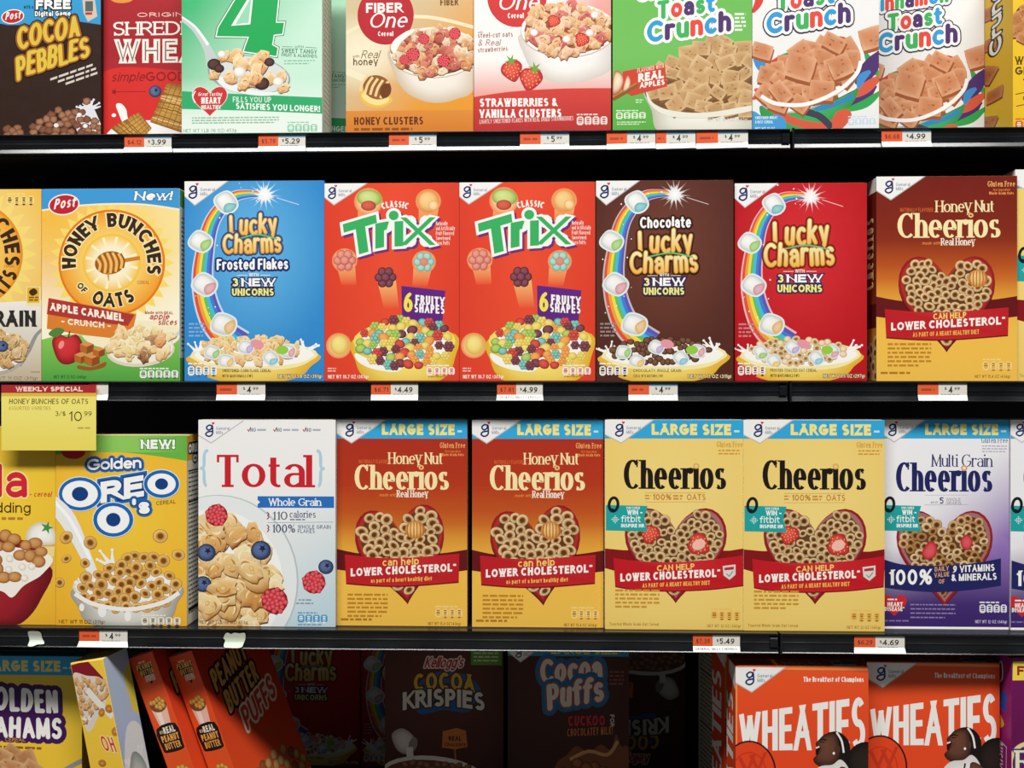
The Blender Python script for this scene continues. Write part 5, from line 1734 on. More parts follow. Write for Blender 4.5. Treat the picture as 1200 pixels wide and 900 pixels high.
for i, x in enumerate((290, 320.5, 355)):
    a.line([(x, 503), (x + 1.6, 505.5), (x + 4, 500.5)], 1, '#b02c34'); a.text('NO', x + 3.5, x + 10, 506, 4.6, '#5d6880', v=.18); a.fine(x + 11.5, 502.6, x + (25, 32, 22)[i], 1, 3, '#a7adba', 2.4)
a.p('cereal_picture')
FP = [('#a86a2a', '#e0a456', '#f8dca0'), ('#8f5220', '#cf8a42', '#f0c27e'), ('#b87a3a', '#eab86e', '#fbe6b8')]
a.pile(lambda x, y: oval(262, 680, 62, 68)(x, y) and y - 596 > (x - 232) * .35 - 12, (228, 594, 326, 740), 15, lambda x, y: a.flake(x, y, a.rng.uniform(13, 19), a.rng.choice(FP)), 900)
for x, y in ((249, 616), (276, 628), (292, 655), (250, 636), (280, 688), (300, 700), (268, 715), (300, 676), (262, 700)): a.flake(x, y, a.rng.uniform(15, 20), a.rng.choice(FP))
a.raspberry(254, 604, 13); a.raspberry(322, 704, 15.5); a.raspberry(368, 682, 13.5)
a.blueberry(242, 648, 11); a.blueberry(306, 645, 12); a.blueberry(238, 685, 10); a.blueberry(382, 664, 9)
for x, y, r in ((270, 662, 17), (292, 668, 17), (262, 690, 18), (246, 712, 15), (252, 668, 13)): a.flake(x, y, r, FP[0])
a.p('small_print')
a.fine(350, 702, 366, 1, 3, '#7d8c94', 1.6); a.fine(347, 706, 370, 1, 3, '#7d8c94', 1.6); a.text('NET WT 1 LB (16 OZ) 453g', 234, 290, 731.5, 4, '#5a5a5a', v=.15)
a.nutri(349, 720, 36, 9, 4, '#3f8fc0', '#e9f1f4'); a.fine(349, 731, 385, 1, 2.4, '#5f8ea8', 1.4)
a.gm(232.5, 493, 54, 15, 27, 18)
total = Box(a, Z3, .001, .06, ('#f1efec', '#f1efec', '#dcdad6', '#dcdad6', '#f1efec'), 'white wholegrain flake cereal box with red title, raspberries and blueberries')

# --- large honey oat ring boxes
a = honey_box(395, 492, 547.5, 736, True, 34)
honey_large = Box(a, Z3, .010, .055, ('#8e2313', '#8e2313', '#c9c0b4', '#a87040', '#e9e6e0'), 'large orange and red honey oat ring cereal box, next to the white flake box', group=None)
honey_large.again('large orange and red honey oat ring cereal box, next to the yellow oat ring boxes', (ray(551.5, 0, .008).x + ray(709, 0, .008).x) / 2, .008, Z3)


# --- heart bowl print shared by the plain and the multi grain ring boxes
def heart_bowl(a, cx, cy, hw, hh, rim, pal, r, extras):
    a.p('bowl_picture')
    a.poly(heart_pts(cx, cy + 2, hw, hh, 48), mix(rim, '#000', .5)); a.poly(heart_pts(cx, cy, hw, hh, 48), rim); a.poly(heart_pts(cx, cy - 1, hw * .95, hh * .94, 48), mix(rim, '#fff', .12))
    a.poly(heart_pts(cx, cy - 1, hw * .88, hh * .86, 48), '#5a3a22')
    a.p('cereal_picture')
    a.pile(inside(heart_pts(cx, cy - 1, hw * .87, hh * .86, 48)), (cx - hw / 2, cy - hh / 2, cx + hw / 2, cy + hh / 2), r * 1.15, lambda x, y: a.loop(x, y, r * a.rng.uniform(.88, 1.1), pal if not isinstance(pal, list) else a.rng.choice(pal)), 3000)
    extras()


def fitbit(a, x, y, s=1.0):
    a.p('prize_tag_print')
    a.poly([(x, y), (x + 49 * s, y + 1), (x + 45 * s, y + 15), (x + 49 * s, y + 31), (x, y + 30)], '#1f9a98')
    a.ring(x + 9 * s, y - .5, 5.2, 8, 3.4, '#16181c', .12); a.line([(x + 6 * s, y + 5), (x + 11 * s, y + 7)], 3, '#16181c')
    a.text('YOU COULD', x + 24 * s, x + 40 * s, y + 4.8, 2.9, '#e9f6f2', v=.2); a.text('WIN -', x + 25 * s, x + 43 * s, y + 11.3, 5.6, '#f6fbf8', v=.24)
    a.text('fitbit', x + 18 * s, x + 41 * s, y + 20.2, 8, '#f6fbf8', v=.13); a.text('INSPIRE HR', x + 18 * s, x + 45 * s, y + 26.3, 4.2, '#f6fbf8', v=.24)
    a.up()
    for i in range(-2, 3):
        for j in range(-2, 3):
            if abs(i) + abs(j) <= 2: a.ell(x + 11 * s + i * 1.9, y + 17 + j * 1.9, .75, .75, '#dff3ee', 0, 6, up=False)


a = Art(709, 492, 872.5, 737.5, 35)
a.grid(lambda x, y: mix('#f3d47c', '#ecc25e', hypot((x - 790) / 160, (y - 600) / 200)), 8, 12)
a.p('ribbon_print')
a.poly([(708, 643), (730, 645), (855, 645), (873, 642), (873, 666), (855, 672), (730, 672), (708, 666)], '#7d1216')
heart_bowl(a, 792, 650, 127, 110, '#8e1a1c', ('#7a4a20', '#e6c792', '#93602e', '#54301a'), 6.3, lambda: (a.strawberry(762, 626, 12, .4, False), a.strawberry(819, 638, 14, -.9, False), a.ell(819, 638, 8, 6, '#f3b7a4', -.5)))
a.p('claim_banner')
top = catmull([(719, 654), (740, 657), (780, 659), (830, 656), (873, 650)], 5, False); bot = catmull([(871.5, 685), (830, 690), (780, 692), (740, 690), (721, 687)], 5, False)
a.poly([(p[0], p[1] + 1.5) for p in top] + [(p[0], p[1] + 1.5) for p in bot], '#7d1216'); a.poly(top + bot, lambda x, y: mix('#b8141e', '#cf2a2e', 1 - abs(x - 790) / 80))
a.text('CAN HELP', 770, 814, 669.5, 6.8, '#f6cf6a', v=.2, slope=.06); a.text('LOWER CHOLESTEROL*', 727, 844, 682, 9.4, '#fdf6ee', v=.24, slope=.055); a.text('AS PART OF A HEART HEALTHY DIET', 753, 832, 689, 5, '#f2b850', v=.2, slope=.05)
a.poly([(847, 663), (862, 661), (862, 673), (855, 679), (848, 674)], '#d9d4ce'); a.poly([(849, 665), (860, 663.5), (860, 667), (849, 668)], '#b02a2e'); a.line([(851.5, 672), (854.5, 675), (859, 669)], 1.2, '#8a8a8a')
fitbit(a, 710, 592)
a.p('title_lettering')
a.text('Cheerios', 731, 851, 573, 34, '#1b1413', v=.18, hz=.055, serif=True, sp=.035, dots=False); a.ring(816, 546, 2.8, 2.5, 1.8, '#dda75a')
a.text('100%', 765, 787, 586, 7, '#b8702a', v=.18); a.text('OATS', 805, 827, 586, 7, '#b8702a', v=.16); a.fine(756, 580, 763, 2, 3.4, '#c98a3c', 1.8); a.fine(789, 580, 802, 2, 3.4, '#c98a3c', 2.2); a.line([(756, 577.8), (827, 577.4)], .5, '#c98a3c'); a.line([(756, 588.5), (827, 588)], .5, '#c98a3c')
a.p('small_print')
a.text('Gluten Free', 840, 870, 524, 6.6, '#c98a34', v=.13, hz=.08, serif=True); a.fine(842, 527, 868, 2, 3.8, '#c98a34', 1.6)
a.fine(721, 691, 773, 5, 4.8, '#c58a30', 2.4, ragged=.3); a.text('Toasted Whole Grain Oat Cereal', 714, 772, 733.5, 3.6, '#a8701e', v=.15); a.text('NET WT 12 OZ (340g)', 829, 868, 735, 3.6, '#a8701e', v=.15)
a.nutri(833.5, 716, 35, 9.5, 4, '#e9b75a', '#a8641c')
size_band(a, 709, 492, 872.5, .335, .905)
a.gm(709, 492, 58, 19, 28, 18)
cheer = Box(a, Z3, 0, .056, ('#f7d25c', '#f7d25c', '#e6e0d2', '#d9b24a', '#ece9e2'), 'yellow oat ring cereal box with heart bowl, third shelf, beside the orange honey boxes')
cheer.again('yellow oat ring cereal box with heart bowl, third shelf, beside the white and purple boxes', (ray(874, 0, -.002).x + ray(1034, 0, -.002).x) / 2, -.002, Z3)
cheer.again('yellow oat ring cereal box, only its edge in view past the brown honey box', ray(1191.5, 0).x + cheer.W / 2, .004, Z2)

# --- white and purple multi grain ring boxes
a = Art(1035, 492, 1182.5, 734.5, 36)
a.grid(lambda x, y: mix(mix('#efedf0', '#8a6ab0', (y - 560) / 110 + (x - 1130) / 130), '#3a2566', (y - 640) / 70), 12, 18)
heart_bowl(a, 1107, 654, 120, 112, '#8c1d24', [('#7a4a20', '#d9b47c', '#93602e', '#54301a'), ('#6a3f1c', '#b98a52', '#7a4a20', '#4a2a14'), ('#8a5a2a', '#e8cda0', '#a87440', '#5a361a')], 6.2,
           lambda: (a.fan(catmull([(1080, 648), (1090, 634), (1098, 640), (1096, 652), (1086, 656)], 4), '#9a1c22', '#e8555a'), a.fan(catmull([(1126, 632), (1134, 626), (1140, 634), (1136, 644), (1128, 642)], 4), '#9a1c22', '#e8555a')))
a.p('claim_banner')
top = catmull([(1036, 656), (1060, 662), (1100, 663), (1140, 660), (1173, 654)], 5, False); bot = catmull([(1173, 686), (1140, 691), (1100, 694), (1060, 692), (1036, 689)], 5, False)
a.poly(top + bot, '#1f2158')
a.text('100%', 1041, 1092.5, 686, 18, '#fbfaf6', v=.2, slope=.02); a.text('DAILY', 1095.5, 1112, 670, 5.4, '#dba060', v=.17, slope=.1); a.text('VALUE', 1095, 1112.5, 677, 5.4, '#dba060', v=.17, slope=.1); a.text('OF', 1100, 1107, 684, 5.2, '#dba060', v=.17)
a.text('9 VITAMINS', 1117, 1165.5, 671, 8, '#fbfaf6', v=.2, slope=.05); a.text('& MINERALS', 1115, 1168, 681, 8, '#fbfaf6', v=.2, slope=.04)
fitbit(a, 1034, 592, .93)
a.p('title_lettering')
a.text('Multi Grain', 1092, 1163, 547, 14.5, '#262a63', v=.12, hz=.045, serif=True, sp=.05); a.text('Cheerios', 1050, 1163, 576, 34, '#1e2258', v=.175, hz=.055, serif=True, sp=.035, dots=False); a.ring(1130, 548.5, 2.8, 2.5, 1.8, '#d99a52')
a.text('5', 1101, 1106, 590.5, 7.6, '#3a3a6a', v=.18); a.text('WHOLE', 1108.5, 1126, 587, 3.6, '#8a8496', v=.14); a.text('GRAINS', 1108.5, 1126.5, 591, 3.6, '#8a8496', v=.14); a.text('made with', 1091, 1099, 590, 3, '#8a8496', v=.14); a.line([(1084, 580.5), (1135, 580)], .4, '#a29cb0'); a.line([(1083, 591.8), (1135, 591.2)], .4, '#a29cb0')
a.p('heart_badge')
a.poly(heart_pts(1048, 710, 31, 25), '#c5252c'); a.text('HEART', 1040, 1058, 711, 5, '#fbeee8', v=.24); a.text('DISEASE*', 1036.5, 1060, 716.5, 5, '#fbeee8', v=.24); a.fine(1040, 702, 1056, 1, 2.6, '#fbeee8', 1.8)
a.p('small_print')
a.text('Gluten Free', 1150, 1181, 519, 6.2, '#5a5568', v=.12, hz=.08, serif=True); a.fine(1151, 522, 1180, 3, 3.2, '#a8a2b2', 1.3)
a.fine(1067, 708, 1120, 4, 5, '#8a7aa8', 1.5); a.fine(1036, 727, 1072, 1, 2.6, '#7a6a9a', 1.8); a.text('NET WT 12 OZ (340g)', 1143, 1180, 730, 3.6, '#cfc6de', v=.15)
a.nutri(1148, 708, 33, 10, 4, '#ece8f2', '#3a2f66')
size_band(a, 1035, 492, 1182.5, .335, .915)
a.gm(1035, 492, 50, 13, 27, 18)
multi = Box(a, Z3, .014, .055, ('#efedf0', '#efedf0', '#cfcad2', '#cfcad2', '#e9e6e0'), 'white and purple multi grain ring cereal box, beside the yellow oat ring box')
multi.again('white and purple multi grain ring cereal box cut off by the photo edge', ray(1183.5, 0, .012).x + multi.W / 2 + .001, .012, Z3)
# ================================================================== bottom shelf (its foot is below the frame)
def foot(setback):
    return 450 + -Z4 * FPX / (DIST + setback)


def loose_box(art, W, D, H, cols, label):
    """a carton of a given size that has been knocked over or pushed back"""
    b = Box.__new__(Box)
    b.W, b.D, b.H = W, D, H
    x0, y0, x1, y1 = art.r
    m = (x0 + x1) / 2
    kx, ky = W / (x1 - x0), H / (y1 - y0)
    b.root = tag(empty('cereal_box'), label, 'cereal box')
    link('carton', carton_mesh(W, D, H, cols), b.root)
    panel(art, b.root, lambda x, y, l: ((x - m) * kx, -D / 2 - 1e-5 - l * EPS, (y1 - y) * ky), 'front_panel')
    return b


def lean(box, root, lean_deg, turn_deg, corner, px, py, Y):
    """stand a carton on its low edge, tilted, so that one upper corner lies where the photograph shows it"""
    R = Matrix.Rotation(radians(-lean_deg), 4, 'Y') @ Matrix.Rotation(radians(turn_deg), 4, 'Z')
    cs = [R @ Vector((sx * box.W / 2, sy * box.D / 2, z)) for sx in (-1, 1) for sy in (-1, 1) for z in (0, box.H)]
    c = R @ Vector((corner[0] * box.W / 2, corner[1] * box.D / 2, box.H))
    t = ray(px, py, Y)
    loc = Vector((t.x - c.x, t.y - c.y, Z4 - min(q.z for q in cs)))
    root.matrix_world = Matrix.Translation(loc) @ R
    return c.z + loc.z - t.z


# --- yellow graham box at the left edge
a = Art(-46, 769, 96, foot(.056), 41)
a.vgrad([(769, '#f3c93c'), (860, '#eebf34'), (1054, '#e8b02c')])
size_band(a, -46, 769, 95, .2, .83, 22)
a.p('title_lettering')
for s, xa, xb, b_, h in (('GOLDEN', -24, 68, 832, 28), ('GRAHAMS', -38, 73, 864, 25)):
    a.text(s, xa, xb, b_, h, '#f6f2ea', v=.21, hz=.19, rnd=True, sp=.05, out=[(5.6, '#3d1450')], slope=-.05 if s[1] == 'O' else -.02, jig=[(0, .03), (.02, -.04), (0, .03), (.01, -.03), (0, .05)])
a.text('CEREAL', 6, 30, 869, 4.6, '#c8862a', v=.16); a.fine(-30, 873, 62, 1, 4, '#8a5a1a', 3, slope=-.03)
a.p('cereal_picture')
GP = ('#7a4a28', '#b5784a', '#d8a878')
a.ell(10, 950, 62, 66, '#8a5a30'); a.pile(oval(10, 945, 58, 62), (-46, 882, 70, 1010), 13, lambda x, y: a.square(x, y, a.rng.uniform(11, 14), GP), 600)
a.line([(60, 912), (80, 899), (97, 890)], 5, '#8c8a86', smooth=4)
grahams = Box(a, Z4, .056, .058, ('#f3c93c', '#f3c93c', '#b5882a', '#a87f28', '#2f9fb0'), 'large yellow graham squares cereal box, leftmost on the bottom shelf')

# --- small yellow and blue box leaning against it
a = Art(0, 0, 70, 300, 42)
a.vgrad([(0, '#b9c6dc'), (90, '#a9bcdc'), (300, '#4a78c0')])
a.p('cereal_picture'); a.smooth([(0, 150), (30, 95), (70, 110), (70, 200), (30, 230), (0, 210)], '#dfe2e2'); a.splash(34, 150, 40, 8, '#eef0f0')
a.fan(catmull([(8, 170), (30, 130), (60, 150), (62, 200), (28, 215)], 5), '#7f8f88', '#c6d0c8'); a.poly([(46, 30), (70, 20), (70, 90), (54, 80)], '#d8c84a')
small = loose_box(a, .052, .0565, .335, ('#a9bcdc', '#a9bcdc', '#f2c23c', '#f2c23c', '#f4d368'), 'slim yellow and light blue cereal box leaning beside the yellow graham box')
b = Art(0, 0, 57, 340, 43)
b.vgrad([(0, '#f3c640'), (340, '#ecb52f')])
b.p('cereal_picture')
b.poly([(0, 2), (30, -2), (52, 26), (50, 34), (0, 20)], '#7d1420')
b.smooth([(2, 14), (24, 20), (48, 26), (56, 46), (46, 66), (30, 82), (14, 100), (4, 96), (0, 40)], '#d9cdbf')
b.pile(lambda x, y: y > 18 + x * .25 and y < 92 - x * .7, (0, 16, 56, 96), 8, lambda x, y: b.flake(x, y, 7, ('#8a4f24', '#c98a50', '#e6bb84')), 300)
b.line([(20, 40), (36, 62), (56, 84)], 10, '#e6e0d8', smooth=4); b.splash(10, 84, 12, 6, '#efe9e0')
for x, y in ((38, 76), (52, 72), (55, 106), (22, 150)): b.loop(x, y, 7, ('#8a4a1c', '#c9803c', '#a05a24', '#d89a3a'))
b.p('title_lettering'); b.text('OH', 30, 52, 132, 22, '#c8342a', v=.24, slant=-.2, out=[(1, '#f6e6b0')], slope=-.2)
small.side(b, 'left')
lean(small, small.root, 11, 77, (-1, 1), 82, 804, .0)

# --- two tilted peanut butter boxes, narrow sides forward
a = Art(0, 0, 190, 340, 44)
a.grid(lambda x, y: mix('#c8301c', '#e8501f', y / 340), 6, 8)
a.p('title_lettering')
for s, xa, xb, b_, h, c1, o in (('PEANUT', 22, 128, 74, 34, '#e0a052', '#26140c'), ('BUTTER', 36, 138, 112, 34, '#e0a052', '#26140c'), ('PUFFS', 62, 168, 150, 36, '#d8402c', '#f0d8c0')):
    a.text(s, xa, xb, b_, h, c1, v=.19, rnd=True, sp=.05, out=[(4, o)], slope=.18)
a.p('cereal_picture')
a.pile(oval(96, 290, 100, 92), (4, 205, 190, 340), 13, lambda x, y: a.ball(x, y, 10, 9.4, '#6a3a1a', '#d29a5a' if a.rng.random() < .6 else '#8a4f2c'), 600)
peanut = loose_box(a, .165, .045, .345, ('#d83a1c', '#d83a1c', '#e0481f', '#c22f18', '#d83a1c'), 'orange-red peanut butter cereal box tilted on its narrow side, beside the light blue box')
b = Art(0, 0, 46, 345, 45)
b.vgrad([(0, '#e44a1f'), (345, '#e8521f')])
b.p('title_lettering')
b.poly([(6, 14), (40, 14), (34, 34), (26, 46), (18, 36)], '#2a140c')
b.text('PEANUT', 8, 39, 21, 8, '#e9b25a', v=.22, rnd=True); b.text('BUTTER', 12, 37, 30, 8, '#e9b25a', v=.22, rnd=True); b.text('PUFFS', 18, 35, 40, 8, '#e9603c', v=.22, rnd=True, out=[(1, '#f0d8c0')]); b.fine(14, 9, 28, 1, 3, '#f0c8a8', 2.4)
b.p('cup_picture')
for cy in (82, 190):
    b.poly([(8, cy), (38, cy), (32, cy + 46), (16, cy + 46)], '#f0b8a4'); b.poly([(14, cy), (24, cy), (22, cy + 46), (18, cy + 46)], '#f8dccc')
    b.ell(23, cy - 4, 16, 11, '#7a4420'); b.pile(oval(23, cy - 7, 13, 8), (8, cy - 18, 38, cy + 4), 5, lambda x, y: b.ball(x, y, 4.6, 4.2, '#8a5020', '#e8b050'), 120)
b.p('claim_badge')
b.poly(catmull([(4, 112), (42, 110), (44, 140), (40, 150), (8, 150), (3, 142)], 3), '#16100c')
b.text('WITH', 8, 15, 121, 5, '#f4c890', v=.2); b.text('REAL', 16, 38, 122, 10, '#f8ead0', v=.25); b.text('PEANUT', 7, 41, 134, 10, '#f0a04a', v=.25); b.text('BUTTER', 9, 39, 146, 10, '#f0a04a', v=.25)
peanut.side(b, 'left')
lean(peanut, peanut.root, 20, 75, (-1, 1), 150, 798, .042)
second = dup(peanut.root, 'orange-red peanut butter cereal box tilted on its narrow side, showing its broad dark front')
lean(peanut, second, 20, 72, (-1, 1), 197, 799, .05)

# --- red marshmallow boxes far back
xl = ray(309, 0, .46).x + lucky_red.W / 2
lucky_red.again('red marshmallow cereal box far back in the dark behind the tilted boxes', xl, .46, Z4)
lucky_red.again('red marshmallow cereal box far back in the dark, mostly behind the rice puff box', xl + lucky_red.W + .003, .46, Z4)

# --- brown cocoa rice box in the dark
a = Art(451, 757, 590, foot(.25), 46)
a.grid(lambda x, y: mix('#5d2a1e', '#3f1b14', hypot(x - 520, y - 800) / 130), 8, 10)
a.p('claim_tag'); a.rect(552, 761, 588, 779, '#5f9a34'); a.fine(555, 764, 584, 3, 4.4, '#cfe0a0', 2)
a.p('title_lettering')
arch = lambda X, Y: (X, Y + ((X - 520) / 48) ** 2 * 5)
a.smooth([(492, 800), (520, 786), (552, 794), (566, 818), (548, 834), (520, 832), (490, 836)], '#1f5f9c')
a.text("Kellogg's", 497, 542, 783, 13, '#c8262c', v=.15, slant=.3, sp=.02, rnd=True, out=[(1.4, '#f3e4d6')], slope=.02)
a.text('COCOA', 485, 556, 808, 20, '#e8b432', v=.21, out=[(1.6, '#5a2a12')], warp=arch, sp=.09); a.text('KRISPIES', 472, 568, 828, 21, '#efe6d2', v=.22, out=[(1.6, '#3a2a20')], warp=arch, sp=.08)
a.p('claim_sign')
a.poly([(519, 857), (535, 853), (546, 856), (548, 875), (533, 878), (518, 876)], '#d8762c'); a.text('REAL', 526, 541, 868, 5.6, '#3a1a10', v=.22); a.text('Chocolate', 521, 546, 874.5, 4.8, '#3a1a10', v=.15); a.line([(533, 878), (534, 890)], 2, '#b5622a')
a.p('milk_jug_picture')
a.fan(catmull([(459, 862), (470, 854), (482, 860), (488, 872), (480, 884), (466, 880)], 5), '#a89c90', '#f0e8dc'); a.ell(484, 873, 5, 9, '#8f8478', .3); a.line([(480, 876), (481, 888), (486, 905)], 8, '#f3ede4', smooth=4)
a.p('cereal_picture')
a.ell(508, 910, 62, 24, '#efe6da', .08); a.ell(507, 911, 57, 20, '#6a3a26', .08)
a.pile(oval(507, 911, 55, 19), (452, 892, 564, 930), 5.5, lambda x, y: a.ball(x, y, 5, 3.6, '#4f2818', '#a8704c', a.rng.uniform(-.8, .8), 10), 500)
a.fan(catmull([(446, 912), (460, 950), (508, 962), (556, 948), (570, 914), (508, 934)], 5), '#2f5f9a', '#4a86c2')
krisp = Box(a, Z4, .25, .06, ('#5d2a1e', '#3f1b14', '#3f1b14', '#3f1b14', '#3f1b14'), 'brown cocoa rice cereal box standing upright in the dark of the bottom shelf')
krisp.again('brown cocoa rice cereal box stood upside down beside the chocolate puffs box', 0, 0, 0)
up = [o for o in bpy.data.objects if o.get('label', '').startswith('brown cocoa rice cereal box stood')][0]
up.location = (ray(803, 0, .44).x - krisp.W / 2, .44 + .03, Z4 + krisp.H)
up.rotation_euler = (0, pi, 0)

# --- dark brown chocolate puffs box
a = Art(595, 757, 737, foot(.21), 47)
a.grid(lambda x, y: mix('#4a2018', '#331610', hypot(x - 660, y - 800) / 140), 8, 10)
a.p('size_band'); a.rect(595, 757, 737, 769, '#2b8fb8'); a.text('LARGE SIZE', 646, 724, 766.5, 9, '#f2d65c', v=.26)
a.p('title_lettering')
OC = [(6, '#1f6a9c'), (1.4, '#a84a2a')]
a.text('Cocoa', 633, 706, 802, 29, '#f3e0cc', v=.21, hz=.19, rnd=True, sp=.02, out=OC, slope=.08, jig=[(0, .04), (.02, -.05), (0, .04), (.02, -.04), (0, .03)])
a.text('Puffs', 641, 708, 832, 31, '#f3e0cc', v=.2, hz=.18, rnd=True, sp=.02, out=OC, slope=.16, jig=[(-.04, .04), (0, -.03), (0, .05), (0, -.04), (0, .03)])
a.p('claim_lettering')
a.text('CUCKOO', 666, 709, 851, 12, '#d8283a', v=.27, slope=.03, jig=[(0, .1), (0, -.1), (0, .06)]); a.text('CHOCOLATEY MILK!', 665, 718, 863, 9, '#d87a3a', v=.2, slope=.06)
a.text('FOR', 712, 726, 853, 5, '#efe0c8', v=.2, warp=lambda X, Y: (715 - (Y - 853), 837 + (X - 712)))
a.fine(714, 786, 731, 4, 4.6, '#8a4a34', 2)
a.p('cereal_picture')
a.smooth([(664, 885), (676, 874), (690, 882), (704, 872), (716, 878), (722, 860), (728, 874), (737, 880), (737, 960), (640, 960), (650, 900)], '#7d4526')
a.line([(668, 890), (690, 880), (712, 884), (724, 868)], 4, '#d89a5a', smooth=4); a.pile(oval(690, 925, 48, 32), (640, 892, 737, 960), 9, lambda x, y: a.ball(x, y, 7.4, 7, '#3a1a10', '#a8623a'), 400)
a.gm(595, 757, 42, 15, 20, 8)
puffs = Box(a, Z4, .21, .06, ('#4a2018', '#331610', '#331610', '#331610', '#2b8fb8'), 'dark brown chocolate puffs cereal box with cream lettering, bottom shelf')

# --- orange flake boxes with an athlete on the front
a = Art(862, 781, 1018.5, foot(0), 48)
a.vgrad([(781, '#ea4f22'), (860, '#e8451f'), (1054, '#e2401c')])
a.line([(862, 783), (1018, 784)], 3, '#f58a4a'); a.line([(863, 781), (863, 1054)], 2, '#f58a4a')
a.p('title_lettering')
a.text('WHEATIES', 866, 1015, 880.5, 43, '#f3f1ea', v=.15, hz=.15, sp=.035, rise=.43, slope=.022)
a.p('slogan_lettering'); a.text('The Breakfast of Champions', 942, 1013, 799, 6, '#fbf6ee', v=.2, sp=.1)
a.p('ball_print')
a.ell(878, 906, 31, 36, '#e2401c', 0, 40); a.ring(878, 906, 31, 37, 2, '#1c1412', 0, 44); a.text('W', 866, 898, 912, 24, '#c23318', v=.22, slope=.2); a.ring(878, 906, 20, 24, 1.6, '#c23318')
a.p('athlete_picture')
a.fan(disc_pts(1016, 893, 23, 24, 24), '#120d0c', '#2a1f1b', 0, 0)
# black hair, headband, a shouting face in profile to the left
a.smooth([(968, 862), (978, 857), (988, 860), (996, 870), (997, 886), (992, 900), (978, 898), (974, 880)], '#14100f')
face = [(966, 861), (974, 858.5), (981, 861), (984, 872), (985, 884), (981, 894), (974, 899), (964, 899), (956, 895), (953.5, 889), (958, 886), (956, 883), (960, 879), (957.5, 875), (956.5, 871), (961, 866)]
a.fan(catmull(face, 3), '#2a1712', '#6a4030', 2, -6)
a.smooth([(956.5, 877), (961, 873.5), (962, 877), (959, 883), (957, 884)], '#1a0c0a'); a.poly([(956.5, 876), (960.5, 874), (961, 875.6), (957, 877.4)], '#f3ece4')
a.line([(960, 867.5), (965, 866.2), (969, 867.4)], 1.4, '#120a08'); a.line([(962, 870), (967, 869.6)], 1.0, '#1a0e0a')
a.line([(981, 858), (987, 868), (989.5, 882)], 2.2, '#f3efe8', smooth=5); a.smooth([(979, 876), (984, 874), (985, 880), (980, 884)], '#4a2c22'); a.ell(977.8, 882.6, 1.4, 1.6, '#f8f4ea')
a.fan(catmull([(962, 898), (976, 896), (986, 890), (996, 902), (1004, 930), (1004, 1010), (940, 1010), (948, 930), (952, 908)], 5), '#d8d4ce', '#f6f4f0')
a.fan(catmull([(984, 900), (1002, 908), (1010, 940), (1000, 980), (988, 940)], 5), '#4a2c22', '#8a5a46'); a.line([(978, 900), (974, 925), (976, 960)], 2, '#1a1414')
a.gm(862, 782, 60, 19, 30, 19)
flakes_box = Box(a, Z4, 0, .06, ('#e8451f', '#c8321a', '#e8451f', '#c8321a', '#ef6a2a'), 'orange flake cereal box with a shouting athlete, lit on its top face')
b = Art(0, 0, 100, 460, 49)
b.vgrad([(0, '#e34a20'), (460, '#e04019')])
b.poly([(30, 0), (100, 0), (100, 46), (30, 26)], '#eceae6'); b.p('title_lettering'); b.text('WHEATIES', -400, -62, 74, 72, '#f3f1ea', v=.2, hz=.15, sp=.05, warp=lambda X, Y: (Y, -X), slant=0)
flakes_box.side(b, 'left')
b = Art(0, 0, 160, 22, 50); b.rect(0, 0, 160, 22, '#ef6a2a'); b.rect(122, 3, 152, 22, '#eceae6'); b.rect(136, 3, 152, 16, '#3fa0a8'); b.rect(124, 9, 135, 15, '#6a4a9a')
b.p('title_lettering'); b.text('WHEATIES', 58, 108, 17, 13, '#f6f3ec', v=.2, hz=.2, slant=-.3)
flakes_box.side(b, 'top')
flakes_box.put(flakes_box.root, flakes_box.x - .001, 0, Z4, radians(1.2))
flakes_box.again('orange flake cereal box with a shouting athlete, next to the purple box', (ray(1018.5, 0, .022).x + ray(1170.5, 0, .022).x) / 2, .024, Z4, radians(-.6))
flakes_box.again('orange-red flake cereal box turned in shade behind the lit athlete box', ray(842, 0, .10).x + flakes_box.W / 2 + .004, .115, Z4, radians(9))

# --- box of which only the grey printed side shows
a = Art(0, 0, 150, 300, 51)
a.vgrad([(0, '#7d2a20'), (300, '#8c3424')]); a.p('title_lettering'); a.fine(30, 40, 120, 3, 22, '#d8b48a', 14)
grey = loose_box(a, .19, .07, .33, ('#7d2a20', '#7d2a20', '#b8ab98', '#b8ab98', '#7d2a20'), 'cereal box deep in shade showing its grey printed nutrition side')
b = Art(0, 0, 100, 480, 52); b.vgrad([(0, '#b3a692'), (480, '#b8ab98')]); b.p('nutrition_facts_print'); b.fine(12, 20, 88, 40, 11, '#5a5248', 4); b.rect(8, 120, 92, 124, '#3a342e'); b.rect(8, 250, 92, 254, '#3a342e')
grey.side(b, 'left')
grey.put(grey.root, ray(823, 0, .25).x + .19 / 2 + .006, .245, Z4, radians(12))

# --- purple raisin box at the right edge
a = Art(1185.5, 772, 1335, foot(0), 53)
a.vgrad([(772, '#6d1555'), (860, '#5c1048'), (1054, '#6d1555')])
a.p('claim_tag'); a.poly([(1187, 776), (1240, 774), (1240, 797), (1186.5, 798)], '#f2d24a'); a.text('FIBER', 1192, 1236, 792, 11, '#8a2a1c', v=.24)
a.p('title_lettering'); a.ring(1206, 896, 22, 24, 5, '#e8cf8a'); a.text('Raisin', 1190, 1290, 906, 26, '#f3e3b0', v=.18, hz=.1, serif=True, out=[(1.6, '#2a3a8a')]); a.ell(1190, 925, 20, 16, '#2a4a9a')
a.p('cereal_picture'); a.pile(oval(1260, 990, 70, 50), (1190, 945, 1330, 1040), 13, lambda x, y: a.flake(x, y, 13) if a.rng.random() < .8 else a.ball(x, y, 7, 6, '#1c0e14', '#5a3a44'), 400)
